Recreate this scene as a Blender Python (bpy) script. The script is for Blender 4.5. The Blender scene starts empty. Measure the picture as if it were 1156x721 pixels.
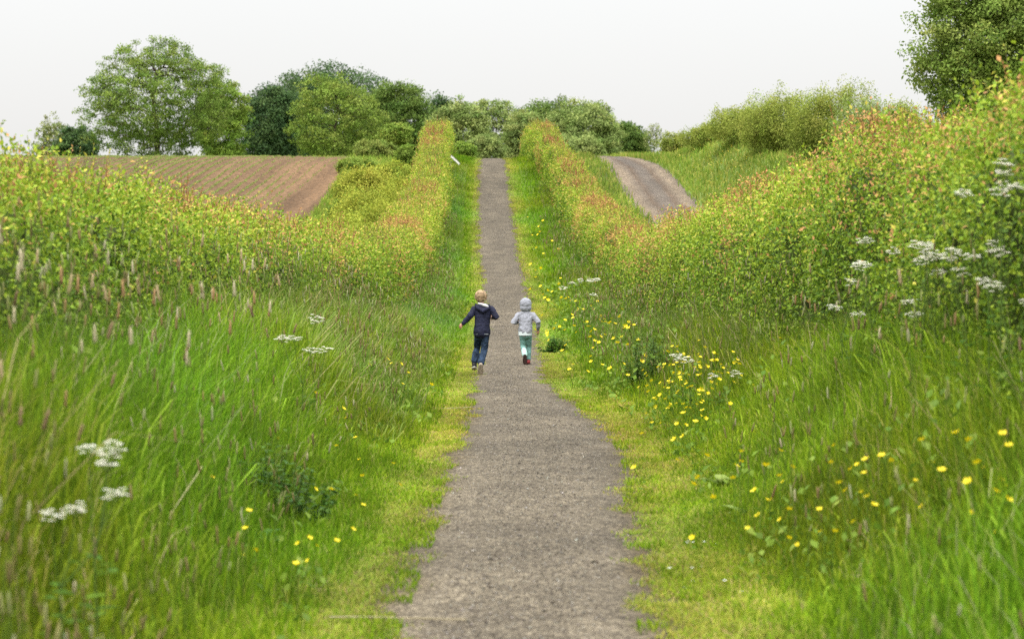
import bpy, bmesh, math, random
import numpy as np
from mathutils import Vector, Matrix

rng = np.random.default_rng(7)
random.seed(7)
PI = math.pi
scene = bpy.context.scene
COL = scene.collection

# ------------------------------------------------------------------ noise
_T = np.random.default_rng(3).random((256, 256))
def vnoise(x, y):
    x = np.asarray(x, float); y = np.asarray(y, float)
    xi = np.floor(x).astype(int); yi = np.floor(y).astype(int)
    fx = x - xi; fy = y - yi
    fx = fx*fx*(3-2*fx); fy = fy*fy*(3-2*fy)
    a = _T[xi & 255, yi & 255]; b = _T[(xi+1) & 255, yi & 255]
    c = _T[xi & 255, (yi+1) & 255]; d = _T[(xi+1) & 255, (yi+1) & 255]
    return (a*(1-fx)+b*fx)*(1-fy) + (c*(1-fx)+d*fx)*fy
def fbm(x, y, o=3):
    s = 0; a = 1; t = 0
    for k in range(o):
        s = s + a*vnoise(np.asarray(x)*2**k+17.3*k, np.asarray(y)*2**k+5.1*k); t += a; a *= .5
    return s/t - .5
def sstep(a, b, x):
    t = np.clip((np.asarray(x, float)-a)/(b-a), 0, 1)
    return t*t*(3-2*t)
def curve(xs, ys):
    xs = np.array(xs, float); ys = np.array(ys, float)
    m = np.gradient(ys, xs)
    def f(x):
        x = np.clip(np.asarray(x, float), xs[0], xs[-1])
        i = np.clip(np.searchsorted(xs, x)-1, 0, len(xs)-2)
        h = xs[i+1]-xs[i]; t = (x-xs[i])/h
        return ((2*t**3-3*t*t+1)*ys[i] + (t**3-2*t*t+t)*h*m[i] + (-2*t**3+3*t*t)*ys[i+1] + (t**3-t*t)*h*m[i+1])
    return f

# ------------------------------------------------------------------ the lie of the land (metres; +Y away, camera at 0,0,0)
prof = curve([-60, 0, 20, 30, 36, 42, 50, 64, 78, 95, 108, 116, 121, 126, 135, 160, 200, 300, 900, 3000],
             [-1.62, -1.62, -1.62, -1.61, -1.59, -1.54, -1.38, -.86, .12, 1.5, 3.0, 4.05, 4.5, 4.68, 4.78, 5.2, 6.0, 6.4, 0, -20])
pathL = curve([-10, 10, 12.7, 15.1, 17.3, 20.3, 22.2, 27.3, 30.8, 34.9, 45, 65, 72, 80, 87, 98, 108, 121, 145],
              [-.52, -.54, -.53, -.51, -.50, -.535, -.52, -.46, -.45, -.48, -.50, -.63, -.76, -.93, -1.01, -1.15, -1.25, -1.36, -1.6])
pathR = curve([-10, 10, 12.7, 15.1, 17.3, 20.3, 22.2, 27.3, 30.8, 34.9, 45, 65, 72, 80, 87, 98, 108, 121, 145],
              [.62, .60, .60, .67, .70, .86, .92, .93, .82, .53, .44, .38, .30, .17, .12, -.02, -.13, -.30, -.5])
hedL = curve([0, 20, 40, 60, 78, 95, 121, 150], [-3.6, -3.6, -3.4, -2.85, -2.75, -2.85, -3.2, -3.7])
hedLw = curve([0, 40, 60, 95, 121, 150], [.75, .75, .72, .66, .6, .6])
hedLz = curve([0, 15, 30, 45, 60, 78, 95, 121, 150], [.64, .68, .60, .50, .62, 1.6, 3.0, 6.02, 6.2])
hedR = curve([0, 20, 36, 49, 64, 78, 95, 121, 150], [3.7, 3.6, 3.5, 3.3, 2.95, 2.55, 2.2, 1.28, .3])
hedRw = curve([0, 30, 50, 64, 95, 121, 150], [.85, .85, .8, .7, .62, .56, .5])
hedRz = curve([0, 18, 34, 49, 64, 78, 95, 112, 121, 128, 150], [1.09, 1.08, .92, .72, .72, 1.58, 2.98, 5.05, 6.05, 6.12, 6.1])
trackC = curve([-10, 20, 60, 88, 95, 101, 114, 118, 121, 128, 140, 160], [8.6, 8.2, 6.6, 5.8, 5.6, 5.4, 4.98, 4.66, 4.35, 3.4, 1.6, -2])
trackW = curve([-10, 88, 101, 114, 118, 121, 160], [1.3, 1.3, 1.28, 1.2, 1.08, .95, .85])
END = 131.0

def ground(x, y):
    x = np.asarray(x, float); y = np.asarray(y, float)
    z = prof(y)
    e = np.maximum(pathL(y)-x, x-pathR(y))             # distance out from the path
    z = z + sstep(.1, 1.2, e)*(.10*fbm(x*.8+9, y*.5, 2)+.05)*sstep(150, 120, y)
    z = z + np.where(x < 0, .46, .40)*sstep(1.2, 2.7, np.abs(x))*sstep(60, 32, y)
    z = z + 1.35*sstep(6.6, 9.6, x)*sstep(55, 92, y)*sstep(30, 14, np.abs(x))
    z = z + sstep(20, 90, np.abs(x))*1.2*fbm(x*.02, y*.02, 2)*sstep(200, 150, y)
    return z
def edge_dist(x, y):
    return np.maximum(pathL(y)-x, x-pathR(y))

# ------------------------------------------------------------------ materials
def new_mat(name):
    m = bpy.data.materials.new(name); m.use_nodes = True
    nt = m.node_tree; nt.nodes.clear()
    return m, nt, nt.nodes, nt.links
def leaf_mat(name, transl=.38, rough=.55, spec=.25, vary=.0):
    m, nt, N, L = new_mat(name)
    out = N.new('ShaderNodeOutputMaterial'); at = N.new('ShaderNodeAttribute'); at.attribute_name = 'Col'
    pb = N.new('ShaderNodeBsdfPrincipled'); pb.inputs['Roughness'].default_value = rough
    pb.inputs['Specular IOR Level'].default_value = spec
    tr = N.new('ShaderNodeBsdfTranslucent'); mx = N.new('ShaderNodeMixShader'); mx.inputs[0].default_value = transl
    L.new(at.outputs['Color'], pb.inputs['Base Color']); L.new(at.outputs['Color'], tr.inputs['Color'])
    L.new(pb.outputs[0], mx.inputs[1]); L.new(tr.outputs[0], mx.inputs[2]); L.new(mx.outputs[0], out.inputs['Surface'])
    return m
def plain_mat(name, col, rough=.7, spec=.3, nscale=30, namt=.25, bump=0, bscale=80, coords='Object'):
    m, nt, N, L = new_mat(name)
    out = N.new('ShaderNodeOutputMaterial'); pb = N.new('ShaderNodeBsdfPrincipled')
    pb.inputs['Roughness'].default_value = rough; pb.inputs['Specular IOR Level'].default_value = spec
    tc = N.new('ShaderNodeTexCoord'); nz = N.new('ShaderNodeTexNoise'); nz.inputs['Scale'].default_value = nscale
    nz.inputs['Detail'].default_value = 4
    L.new(tc.outputs[coords], nz.inputs['Vector'])
    cr = N.new('ShaderNodeValToRGB'); c = np.array(col)
    cr.color_ramp.elements[0].position = .3; cr.color_ramp.elements[1].position = .7
    cr.color_ramp.elements[0].color = (*(c*(1-namt)), 1); cr.color_ramp.elements[1].color = (*np.minimum(c*(1+namt), 1), 1)
    L.new(nz.outputs['Fac'], cr.inputs[0]); L.new(cr.outputs[0], pb.inputs['Base Color'])
    if bump:
        n2 = N.new('ShaderNodeTexNoise'); n2.inputs['Scale'].default_value = bscale; n2.inputs['Detail'].default_value = 5
        L.new(tc.outputs[coords], n2.inputs['Vector'])
        bp = N.new('ShaderNodeBump'); bp.inputs['Strength'].default_value = bump; bp.inputs['Distance'].default_value = .02
        L.new(n2.outputs['Fac'], bp.inputs['Height']); L.new(bp.outputs[0], pb.inputs['Normal'])
    L.new(pb.outputs[0], out.inputs['Surface'])
    return m
def gravel_mat(name, c_dark, c_mid, c_light, ruts=False):
    m, nt, N, L = new_mat(name)
    out = N.new('ShaderNodeOutputMaterial'); pb = N.new('ShaderNodeBsdfPrincipled'); pb.inputs['Roughness'].default_value = .9
    pb.inputs['Specular IOR Level'].default_value = .2
    tc = N.new('ShaderNodeTexCoord')
    vo = N.new('ShaderNodeTexVoronoi'); vo.inputs['Scale'].default_value = 85; vo.inputs['Randomness'].default_value = 1
    L.new(tc.outputs['Object'], vo.inputs['Vector'])
    v2 = N.new('ShaderNodeTexVoronoi'); v2.inputs['Scale'].default_value = 40
    L.new(tc.outputs['Object'], v2.inputs['Vector'])
    nz = N.new('ShaderNodeTexNoise'); nz.inputs['Scale'].default_value = 2.2; nz.inputs['Detail'].default_value = 6; nz.inputs['Roughness'].default_value = .65
    L.new(tc.outputs['Object'], nz.inputs['Vector'])
    sx = N.new('ShaderNodeSeparateColor'); L.new(vo.outputs['Color'], sx.inputs[0])
    s2 = N.new('ShaderNodeSeparateColor'); L.new(v2.outputs['Color'], s2.inputs[0])
    a = N.new('ShaderNodeMath'); a.operation = 'MULTIPLY'; a.inputs[1].default_value = .42; L.new(sx.outputs[0], a.inputs[0])
    b = N.new('ShaderNodeMath'); b.operation = 'MULTIPLY_ADD'; b.inputs[1].default_value = .25; L.new(s2.outputs[0], b.inputs[0]); L.new(a.outputs[0], b.inputs[2])
    c = N.new('ShaderNodeMath'); c.operation = 'MULTIPLY_ADD'; c.inputs[1].default_value = .35; L.new(nz.outputs['Fac'], c.inputs[0]); L.new(b.outputs[0], c.inputs[2])
    cr = N.new('ShaderNodeValToRGB'); e = cr.color_ramp.elements
    e[0].position = .15; e[0].color = (*c_dark, 1); e[1].position = .85; e[1].color = (*c_light, 1)
    k = cr.color_ramp.elements.new(.5); k.color = (*c_mid, 1)
    L.new(c.outputs[0], cr.inputs[0])
    at = N.new('ShaderNodeAttribute'); at.attribute_name = 'Col'
    mx = N.new('ShaderNodeMix'); mx.data_type = 'RGBA'; mx.blend_type = 'MULTIPLY'; mx.inputs['Factor'].default_value = 1
    L.new(cr.outputs[0], mx.inputs[6]); L.new(at.outputs['Color'], mx.inputs[7])
    L.new(mx.outputs[2], pb.inputs['Base Color'])
    bp = N.new('ShaderNodeBump'); bp.inputs['Strength'].default_value = .9; bp.inputs['Distance'].default_value = .012
    L.new(c.outputs[0], bp.inputs['Height']); L.new(bp.outputs[0], pb.inputs['Normal'])
    L.new(pb.outputs[0], out.inputs['Surface'])
    return m
def soil_mat(name, nscale=9, amt=.35):
    m, nt, N, L = new_mat(name)
    out = N.new('ShaderNodeOutputMaterial'); pb = N.new('ShaderNodeBsdfPrincipled'); pb.inputs['Roughness'].default_value = .95
    pb.inputs['Specular IOR Level'].default_value = .1
    at = N.new('ShaderNodeAttribute'); at.attribute_name = 'Col'
    tc = N.new('ShaderNodeTexCoord'); nz = N.new('ShaderNodeTexNoise'); nz.inputs['Scale'].default_value = nscale
    nz.inputs['Detail'].default_value = 7; nz.inputs['Roughness'].default_value = .7
    L.new(tc.outputs['Object'], nz.inputs['Vector'])
    mr = N.new('ShaderNodeMapRange'); mr.inputs[1].default_value = .3; mr.inputs[2].default_value = .7
    mr.inputs[3].default_value = 1-amt; mr.inputs[4].default_value = 1+amt; L.new(nz.outputs['Fac'], mr.inputs[0])
    vm = N.new('ShaderNodeVectorMath'); vm.operation = 'SCALE'; L.new(at.outputs['Color'], vm.inputs[0]); L.new(mr.outputs[0], vm.inputs['Scale'])
    L.new(vm.outputs[0], pb.inputs['Base Color'])
    bp = N.new('ShaderNodeBump'); bp.inputs['Strength'].default_value = .8; bp.inputs['Distance'].default_value = .04
    L.new(nz.outputs['Fac'], bp.inputs['Height']); L.new(bp.outputs[0], pb.inputs['Normal'])
    L.new(pb.outputs[0], out.inputs['Surface'])
    return m
M = {}
M['grass'] = leaf_mat('grass_blades', .40, .7, .05)
M['leaf'] = leaf_mat('hedge_leaves', .30, .55, .12)
M['tree_leaf'] = leaf_mat('tree_leaves', .28, .7, .06)
M['petal'] = leaf_mat('petals', .25, .45, .3)
M['bark'] = plain_mat('bark', (.075, .06, .042), .9, .15, 6, .4, .6, 14)
M['twig'] = plain_mat('twigs', (.10, .07, .035), .9, .15, 12, .4)
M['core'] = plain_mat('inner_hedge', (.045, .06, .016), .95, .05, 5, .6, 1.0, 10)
M['path'] = gravel_mat('path_gravel', (.016, .012, .009), (.070, .058, .045), (.28, .245, .20))
M['soil'] = soil_mat('turf_and_soil')
M['field'] = soil_mat('ploughed_soil', 7, .75)
M['pebble'] = leaf_mat('pebbles', 0, .85, .25)
M['core_l'] = soil_mat('leaf_mass', 6, .6)

# ------------------------------------------------------------------ mesh building
def link(o, parent=None):
    COL.objects.link(o)
    if parent is not None: o.parent = parent
    return o
def tag(o, label=None, cat=None, group=None, kind=None):
    if label: o['label'] = label
    if cat: o['category'] = cat
    if group: o['group'] = group
    if kind: o['kind'] = kind
    return o
def np_mesh(name, V, F, mat, col=None, parent=None, smooth=False, loc=None):
    """V (n,3); F list of int arrays (m,k), each of one face size."""
    me = bpy.data.meshes.new(name)
    V = np.ascontiguousarray(V, np.float32)
    me.vertices.add(len(V)); me.vertices.foreach_set('co', V.ravel())
    F = [np.ascontiguousarray(f, np.int32) for f in F if len(f)]
    idx = np.concatenate([f.ravel() for f in F])
    sizes = np.concatenate([np.full(len(f), f.shape[1], np.int32) for f in F])
    starts = np.concatenate([[0], np.cumsum(sizes)[:-1]]).astype(np.int32)
    me.loops.add(len(idx)); me.loops.foreach_set('vertex_index', idx)
    me.polygons.add(len(sizes)); me.polygons.foreach_set('loop_start', starts)
    try: me.polygons.foreach_set('loop_total', sizes)
    except Exception: pass
    if smooth: me.polygons.foreach_set('use_smooth', np.ones(len(sizes), bool))
    me.update(calc_edges=True)
    if col is not None:
        a = me.color_attributes.new('Col', 'FLOAT_COLOR', 'POINT')
        c = np.ones((len(V), 4), np.float32); c[:, :3] = col
        a.data.foreach_set('color', c.ravel())
    me.materials.append(mat)
    o = bpy.data.objects.new(name, me)
    if loc is not None: o.location = loc
    return link(o, parent)
def norm(v): return v/np.maximum(np.linalg.norm(v, axis=-1, keepdims=True), 1e-9)

class Bag:
    """collects vertices, faces and colours for ONE mesh"""
    def __init__(s): s.V = []; s.F = {}; s.C = []; s.n = 0
    def add(s, V, faces, C):
        for f in faces:
            s.F.setdefault(f.shape[1], []).append(f+s.n)
        s.V.append(V); s.C.append(np.broadcast_to(C, V.shape)); s.n += len(V)
    def build(s, name, mat, parent=None, loc=None, smooth=False):
        return np_mesh(name, np.concatenate(s.V), [np.concatenate(v) for v in s.F.values()], mat, np.concatenate(s.C), parent, smooth, loc)
def leaves(bag, P, A, Nn, Ls, Ws, C, fold=.12):
    """rhombic folded leaves"""
    n = len(P)
    if n == 0: return
    A = norm(A); B = norm(np.cross(A, Nn)); Nn = np.cross(B, A)
    Ls = np.broadcast_to(np.asarray(Ls, float), (n,))[:, None]; Ws = np.broadcast_to(np.asarray(Ws, float), (n,))[:, None]
    V = np.empty((n, 4, 3))
    V[:, 0] = P; V[:, 1] = P + A*Ls*.45 + B*Ws*.5 + Nn*Ws*fold
    V[:, 2] = P + A*Ls - Nn*Ls*.08; V[:, 3] = P + A*Ls*.45 - B*Ws*.5 + Nn*Ws*fold
    F = np.arange(n*4).reshape(n, 4)
    bag.add(V.reshape(-1, 3), [F], np.repeat(C, 4, axis=0))
def blades(bag, P, H, W, D, lean, Cb, Ct):
    """tapered bending grass blades; D horizontal lean direction"""
    n = len(P)
    if n == 0: return
    H = np.broadcast_to(np.asarray(H, float), (n,))[:, None]; W = np.broadcast_to(np.asarray(W, float), (n,))[:, None]
    lean = np.broadcast_to(np.asarray(lean, float), (n,))[:, None]
    fa = rng.uniform(0, PI, n); B = np.stack([np.cos(fa), np.sin(fa), 0*fa], 1)
    V = np.empty((n, 7, 3)); C = np.empty((n, 7, 3))
    for k, (t, w) in enumerate(((0, .8), (.38, 1), (.74, .7))):
        c = P + np.array([0, 0, 1])*H*(t - .18*lean*t*t) + D*H*lean*t*t*.8
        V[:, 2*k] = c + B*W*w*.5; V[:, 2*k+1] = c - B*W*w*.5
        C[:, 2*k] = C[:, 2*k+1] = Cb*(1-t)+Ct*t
    V[:, 6] = P + np.array([0, 0, 1])*H*(1-.42*lean) + D*H*lean*.95
    C[:, 6] = Ct
    i = np.arange(n)[:, None]*7
    bag.add(V.reshape(-1, 3), [np.concatenate([i+[0, 1, 3, 2], i+[2, 3, 5, 4]]), i+[4, 5, 6]], C.reshape(-1, 3))
def segs(bag, P0, P1, R0, R1, C, k=5):
    n = len(P0)
    if n == 0: return
    A = norm(P1-P0); up = np.where(np.abs(A[:, 2:3]) > .9, [[1., 0, 0]], [[0, 0, 1.]])
    B = norm(np.cross(A, up)); D = np.cross(A, B)
    V = np.empty((n, 2*k, 3))
    for j in range(k):
        a = 2*PI*j/k; o = B*math.cos(a)+D*math.sin(a)
        V[:, j] = P0 + o*np.reshape(R0, (-1, 1)); V[:, k+j] = P1 + o*np.reshape(R1, (-1, 1))
    i = np.arange(n)[:, None]*2*k
    F = np.concatenate([i+[j, (j+1) % k, k+(j+1) % k, k+j] for j in range(k)])
    bag.add(V.reshape(-1, 3), [F], np.repeat(np.broadcast_to(C, (n, 3)), 2*k, axis=0))
def spindle(bag, P0, P1, R, C, k=5):
    """closed tapered spindles (seed heads)"""
    n = len(P0); A = norm(P1-P0); up = np.where(np.abs(A[:, 2:3]) > .9, [[1., 0, 0]], [[0, 0, 1.]])
    B = norm(np.cross(A, up)); D = np.cross(A, B); R = np.reshape(R, (-1, 1))
    V = np.empty((n, 2*k+2, 3)); V[:, 2*k] = P0; V[:, 2*k+1] = P1
    for j in range(k):
        a = 2*PI*j/k; o = B*math.cos(a)+D*math.sin(a)
        V[:, j] = P0*.8+P1*.2 + o*R; V[:, k+j] = P0*.25+P1*.75 + o*R*.85
    i = np.arange(n)[:, None]*(2*k+2)
    Q = np.concatenate([i+[j, (j+1) % k, k+(j+1) % k, k+j] for j in range(k)])
    T = np.concatenate([i+[(j+1) % k, j, 2*k] for j in range(k)] + [i+[k+j, k+(j+1) % k, 2*k+1] for j in range(k)])
    bag.add(V.reshape(-1, 3), [Q, T], np.repeat(np.broadcast_to(C, (n, 3)), 2*k+2, axis=0))
def rdir(n):
    return norm(rng.normal(size=(n, 3)))
def hdir(n):
    a = rng.uniform(0, 2*PI, n); return np.stack([np.cos(a), np.sin(a), 0*a], 1)
def pick(pal, w, n, jit=.12):
    pal = np.array(pal, float); w = np.array(w, float)
    i = rng.choice(len(pal), n, p=w/w.sum())
    return pal[i]*(1+rng.uniform(-jit, jit, (n, 1)))*(1+rng.uniform(-.06, .06, (n, 3)))
def sheet(name, X, Y, Z, mat, Cc, kind='structure'):
    ny, nx = X.shape
    V = np.stack([X, Y, Z], -1).reshape(-1, 3)
    i = (np.arange(ny-1)[:, None]*nx+np.arange(nx-1)[None]).ravel()[:, None]
    o = np_mesh(name, V, [i+[0, 1, nx+1, nx]], mat, Cc.reshape(-1, 3), smooth=True)
    o['kind'] = kind
    return o

# ------------------------------------------------------------------ ground sheets
ys = np.concatenate([np.arange(-60, 2, 4), np.arange(2, 140, .35), np.arange(140, 300, 4), np.geomspace(300, 3000, 20)])
xs = np.concatenate([-np.geomspace(3000, 20, 26), np.arange(-19, -5, .7), np.arange(-5, 5, .16), np.arange(5, 19, .5), np.geomspace(20, 3000, 26)])
X, Y = np.meshgrid(xs, ys)
Z = ground(X, Y)
e = edge_dist(X, Y)+.12*fbm(X*3, Y*1.2, 3)
straw = np.array([.12, .115, .04]); turf = np.array([.10, .15, .025]); soil = np.array([.06, .075, .02])
t1 = sstep(.05, .45, e)[..., None]; t2 = sstep(.5, 1.3, e)[..., None]
Cg = (straw*(1-t1)+turf*t1)*(1-t2)+soil*t2
far = sstep(4.5, 6.5, np.abs(X))[..., None]
Cg = Cg*(1-far)+np.array([.12, .17, .04])*far
sheet('ground', X, Y, Z, M['soil'], Cg)

def ribbon(name, y0, y1, dy, L, R, n, lift, crown, mat, colf, ragged=.05):
    yy = np.arange(y0, y1, dy); u = np.linspace(0, 1, n)
    l = L(yy)+ragged*2*fbm(yy*.9, yy*0+3, 3); r = R(yy)+ragged*2*fbm(yy*.9, yy*0+40, 3)
    Xr = l[:, None]*(1-u)+r[:, None]*u; Yr = np.repeat(yy[:, None], n, 1)
    Zr = prof(Yr) if name == 'path' else ground(Xr, Yr)
    Zr = Zr + lift + crown*(1-(2*u-1)**2)[None] + .008*fbm(Xr*5, Yr*5, 2)
    Zr[:, 0] -= lift+.03; Zr[:, -1] -= lift+.03
    return sheet(name, Xr, Yr, Zr, mat, colf(Xr, Yr, u[None]+0*Xr))
def pcol(X, Y, u):
    n = fbm(X*2.5, Y*.8, 3)
    c = np.ones(X.shape+(3,))*(1+.55*n+.3*fbm(X*9, Y*5, 2))[..., None]
    c *= np.array([1.0, .97, .83])*(1-.16*sstep(45, 95, Y))[..., None]*(1+.35*fbm(X*1.1+3, Y*.35, 2)-.10*np.exp(-((u-.85)/.1)**2))[..., None]
    ed = sstep(.22, .06, np.minimum(u, 1-u)+.16*fbm(X*5, Y*2.5, 3))[..., None]
    return c*(1-ed)+np.array([.80, .70, .42])*ed*(.9+.8*n)[..., None]
ribbon('path', -12, 138, .2, lambda y: pathL(y)-.20, lambda y: pathR(y)+.20, 25, .012, .03, M['path'], pcol, .05)
def tcol(X, Y, u):
    rut = np.exp(-((u-.17)/.12)**2)+np.exp(-((u-.82)/.12)**2)
    line = np.exp(-((u-.36)/.05)**2)+np.exp(-((u-.66)/.05)**2)
    rut = np.clip(rut+.25*fbm(X*3, Y*.6, 2), 0, 1)[..., None]
    mid = np.array([.90, .87, .86]); r = np.array([1.5, 1.36, 1.15])
    return (mid*(1-rut)+r*rut)*(1+.5*fbm(X*2, Y*.6, 3))[..., None]*(1-line[..., None]*np.array([.10, .22, .34]))
ribbon('track', -12, 150, .4, lambda y: trackC(y)-trackW(y), lambda y: trackC(y)+trackW(y), 21, .03, .05, M['path'], tcol, .1)

# ploughed field on the left, rows running away from us
fy = np.arange(-20, 150, .8); fx = np.linspace(0, 1, 160)
FR = -6.5+.45*fbm(fy*.5, fy*0, 3)
Xf = FR[:, None]-fx[None]**1.3*70; Yf = np.repeat(fy[:, None], 160, 1)
rowc = Xf-(Yf-121)*.05
Zf = ground(Xf, Yf)+.05+.03*np.sin(rowc*2*PI/.55)
Zf[:, 0] -= .12; Zf[:, -1] -= .2
Cf = np.array([.112, .068, .036])*(1+.45*fbm(Xf*.5, Yf*.15, 3)+.9*fbm(rowc*2.4, Yf*.03, 2))[..., None]
sheet('field', Xf, Yf, Zf, M['field'], Cf)
# crop seedlings in rows
b = Bag(); rows = -6.8-np.cumsum(.42+.05*rng.normal(size=90))
for r in rows:
    n = 2600; y = rng.uniform(80, 127, n); x = r+(y-121)*.05+rng.normal(0, .025, n)
    keep = (rng.random(n) < np.clip(.75+1.6*fbm(x*.35+7, y*.05, 2)-.5*sstep(-11, -7, x), .08, 1)) & (x < -6.5)
    x, y = x[keep], y[keep]; n = len(x)
    P = np.stack([x, y, ground(x, y)+.05], 1)
    c = pick([(.21, .28, .07), (.28, .33, .10)], [1, 1], n)
    blades(b, P, rng.uniform(.04, .09, n), .035, hdir(n), rng.uniform(.2, .8, n), c, c)
tag(b.build('crop_seedlings', M['grass']), 'rows of pale green seedlings across the brown field', 'seedlings', kind='stuff')

# ------------------------------------------------------------------ loose gravel on the path
n = 34000; y = 7+rng.random(n)**1.6*60; u = rng.random(n)
l, r = pathL(y)-.05, pathR(y)+.05
x = l+(r-l)*u
s = rng.uniform(.0035, .007, n)*(1+1.0*(rng.random(n) < .03))
base = np.array([[1, 0, 0], [-1, 0, 0], [0, 1, 0], [0, -1, 0], [0, 0, .6], [0, 0, -.6]], float)
V = base[None]*s[:, None, None]*rng.uniform(.6, 1.2, (n, 6, 1))
a = rng.uniform(0, PI, n); ca, sa = np.cos(a), np.sin(a)
V = np.stack([V[..., 0]*ca[:, None]-V[..., 1]*sa[:, None], V[..., 0]*sa[:, None]+V[..., 1]*ca[:, None], V[..., 2]], -1)
u2 = np.clip(u, 0, 1)
V += np.stack([x, y, prof(y)+.014+.03*(1-(2*u2-1)**2)+s*.25], 1)[:, None]
T = np.array([[0, 2, 4], [2, 1, 4], [1, 3, 4], [3, 0, 4], [2, 0, 5], [1, 2, 5], [3, 1, 5], [0, 3, 5]])
b = Bag(); cc = pick([(.24, .22, .19), (.11, .10, .085), (.38, .36, .32), (.045, .036, .028)], [3, 4, 1.2, 3], n)
b.add(V.reshape(-1, 3), [(np.arange(n)[:, None, None]*6+T[None]).reshape(-1, 3)], np.repeat(cc, 6, 0))
tag(b.build('loose_gravel', M['pebble']), 'loose grey and brown stones scattered over the footpath', 'gravel', kind='stuff')

# ------------------------------------------------------------------ grass
GREEN = [(.075, .15, .008), (.12, .225, .010), (.185, .31, .014), (.25, .36, .022), (.34, .36, .09)]
def grass_patch(bag, n, y0, y1, side, emin, emax, hf, w, dens=None, pal=GREEN, pw=(4, 5, 4, 2.4, 1.1), ypow=1.0, leanr=(.05, .55)):
    y = y0+(y1-y0)*rng.random(n)**ypow; e = emin+(emax-emin)*rng.random(n)
    x = pathL(y)-e if side < 0 else pathR(y)+e
    if dens is not None:
        k = rng.random(n) < dens(x, y, e); x, y, e = x[k], y[k], e[k]
    n = len(x)
    if n == 0: return
    z = ground(x, y)
    h = hf(x, y, e)*rng.uniform(.55, 1.15, n)
    patch = fbm(x*1.6+4, y*.6, 3)
    c = pick(pal, pw, n, .25)*(1+.95*patch)[:, None]
    c[:, 0] *= 1+.6*fbm(x*.5, y*.2+9, 2)
    D = norm(hdir(n)+np.array([.08*side*-1, -.05, 0]))
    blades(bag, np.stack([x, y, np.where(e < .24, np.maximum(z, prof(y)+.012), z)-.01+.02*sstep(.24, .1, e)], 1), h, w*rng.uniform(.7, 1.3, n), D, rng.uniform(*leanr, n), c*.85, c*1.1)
def lim_dens(x, y, e):  # no grass inside the hedge bottoms past their face
    return ((x > hedL(y)-.2) & (x < hedR(y)+.2)).astype(float)
def tallh(x, y, e):
    k = sstep(.55, 1.7, e+.35*fbm(x*1.5, y*.6, 2))
    near = sstep(60, 25, y)
    return (.07+.10*sstep(.15, .6, e)) + k*(.24+.42*near)*(1+.7*fbm(x*1.4, y*.6+3, 3))
def tallhR(x, y, e):
    k = sstep(.7, 2.1, e+.35*fbm(x*1.5, y*.6, 2))
    near = sstep(60, 25, y)
    return (.06+.08*sstep(.2, .7, e)) + k*(.22+.42*near)*(1+.7*fbm(x*1.4, y*.6+3, 3))
b = Bag()
for side, hf in ((-1, tallh), (1, tallhR)):
    grass_patch(b, 62000, 5.5, 28, side, .35, 3.1, hf, .0065, lim_dens)
    grass_patch(b, 24000, 14, 28, side, .3, 1.6, hf, .006, lim_dens)
    grass_patch(b, 42000, 28, 60, side, .3, 3.0, hf, .011, lim_dens)
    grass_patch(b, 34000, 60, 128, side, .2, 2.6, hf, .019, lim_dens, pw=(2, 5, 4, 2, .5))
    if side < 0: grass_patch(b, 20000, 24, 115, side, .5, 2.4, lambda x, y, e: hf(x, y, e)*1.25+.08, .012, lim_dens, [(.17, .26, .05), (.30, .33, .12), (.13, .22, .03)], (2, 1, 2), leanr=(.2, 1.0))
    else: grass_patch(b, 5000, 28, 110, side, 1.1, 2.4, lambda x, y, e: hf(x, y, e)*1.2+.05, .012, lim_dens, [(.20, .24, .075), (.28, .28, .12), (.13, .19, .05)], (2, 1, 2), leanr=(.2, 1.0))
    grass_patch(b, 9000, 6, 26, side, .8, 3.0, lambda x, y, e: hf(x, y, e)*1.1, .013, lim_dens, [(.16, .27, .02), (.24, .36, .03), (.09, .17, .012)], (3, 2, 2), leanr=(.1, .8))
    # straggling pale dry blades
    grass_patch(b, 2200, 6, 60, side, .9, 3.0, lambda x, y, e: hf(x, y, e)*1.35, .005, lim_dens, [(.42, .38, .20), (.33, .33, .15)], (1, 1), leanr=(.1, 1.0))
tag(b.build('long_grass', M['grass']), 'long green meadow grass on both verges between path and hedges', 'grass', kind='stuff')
# short trampled yellow strip by the path
b = Bag(); YEL = [(.36, .37, .07), (.28, .34, .045), (.20, .31, .025), (.36, .29, .13)]
for side in (-1, 1):
    sh = lambda x, y, e: (.030+.06*sstep(.0, .5, e))*(1+1.1*fbm(x*4, y*2.2, 2))
    ed = lambda x, y, e: sstep(-.11, .16, e+.42*fbm(x*3.0, y*1.5, 3))*(.25+.75*sstep(-.25, -.02, fbm(x*7, y*5, 2)+.25*e))
    grass_patch(b, 95000, 8, 30, side, -.22, .70, sh, .0065, ed, YEL, (3, 4, 4, 1.6), leanr=(.3, 1.3), ypow=1.3)
    grass_patch(b, 62000, 30, 65, side, -.2, .60, sh, .011, ed, YEL, (3, 4, 4, 1.4), leanr=(.3, 1.3))
    grass_patch(b, 28000, 65, 128, side, -.12, .5, lambda x, y, e: .06+0*x, .020, ed, YEL, (3, 4, 4, 1.2), leanr=(.4, 1.3))
    # fresh green tufts that break the strip up
    tf = lambda x, y, e: sstep(.06, .16, fbm(x*2.2+side*5, y*1.3+11, 3)+.12*e)
    grass_patch(b, 30000, 8, 34, side, -.05, .8, lambda x, y, e: .06+.07*sstep(0, .6, e), .0065, tf, GREEN, (1, 3, 4, 3, .5), leanr=(.2, 1.1), ypow=1.3)
tag(b.build('trampled_grass', M['grass']), 'short trampled yellow green grass edging the gravel footpath', 'grass', kind='stuff')
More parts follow.
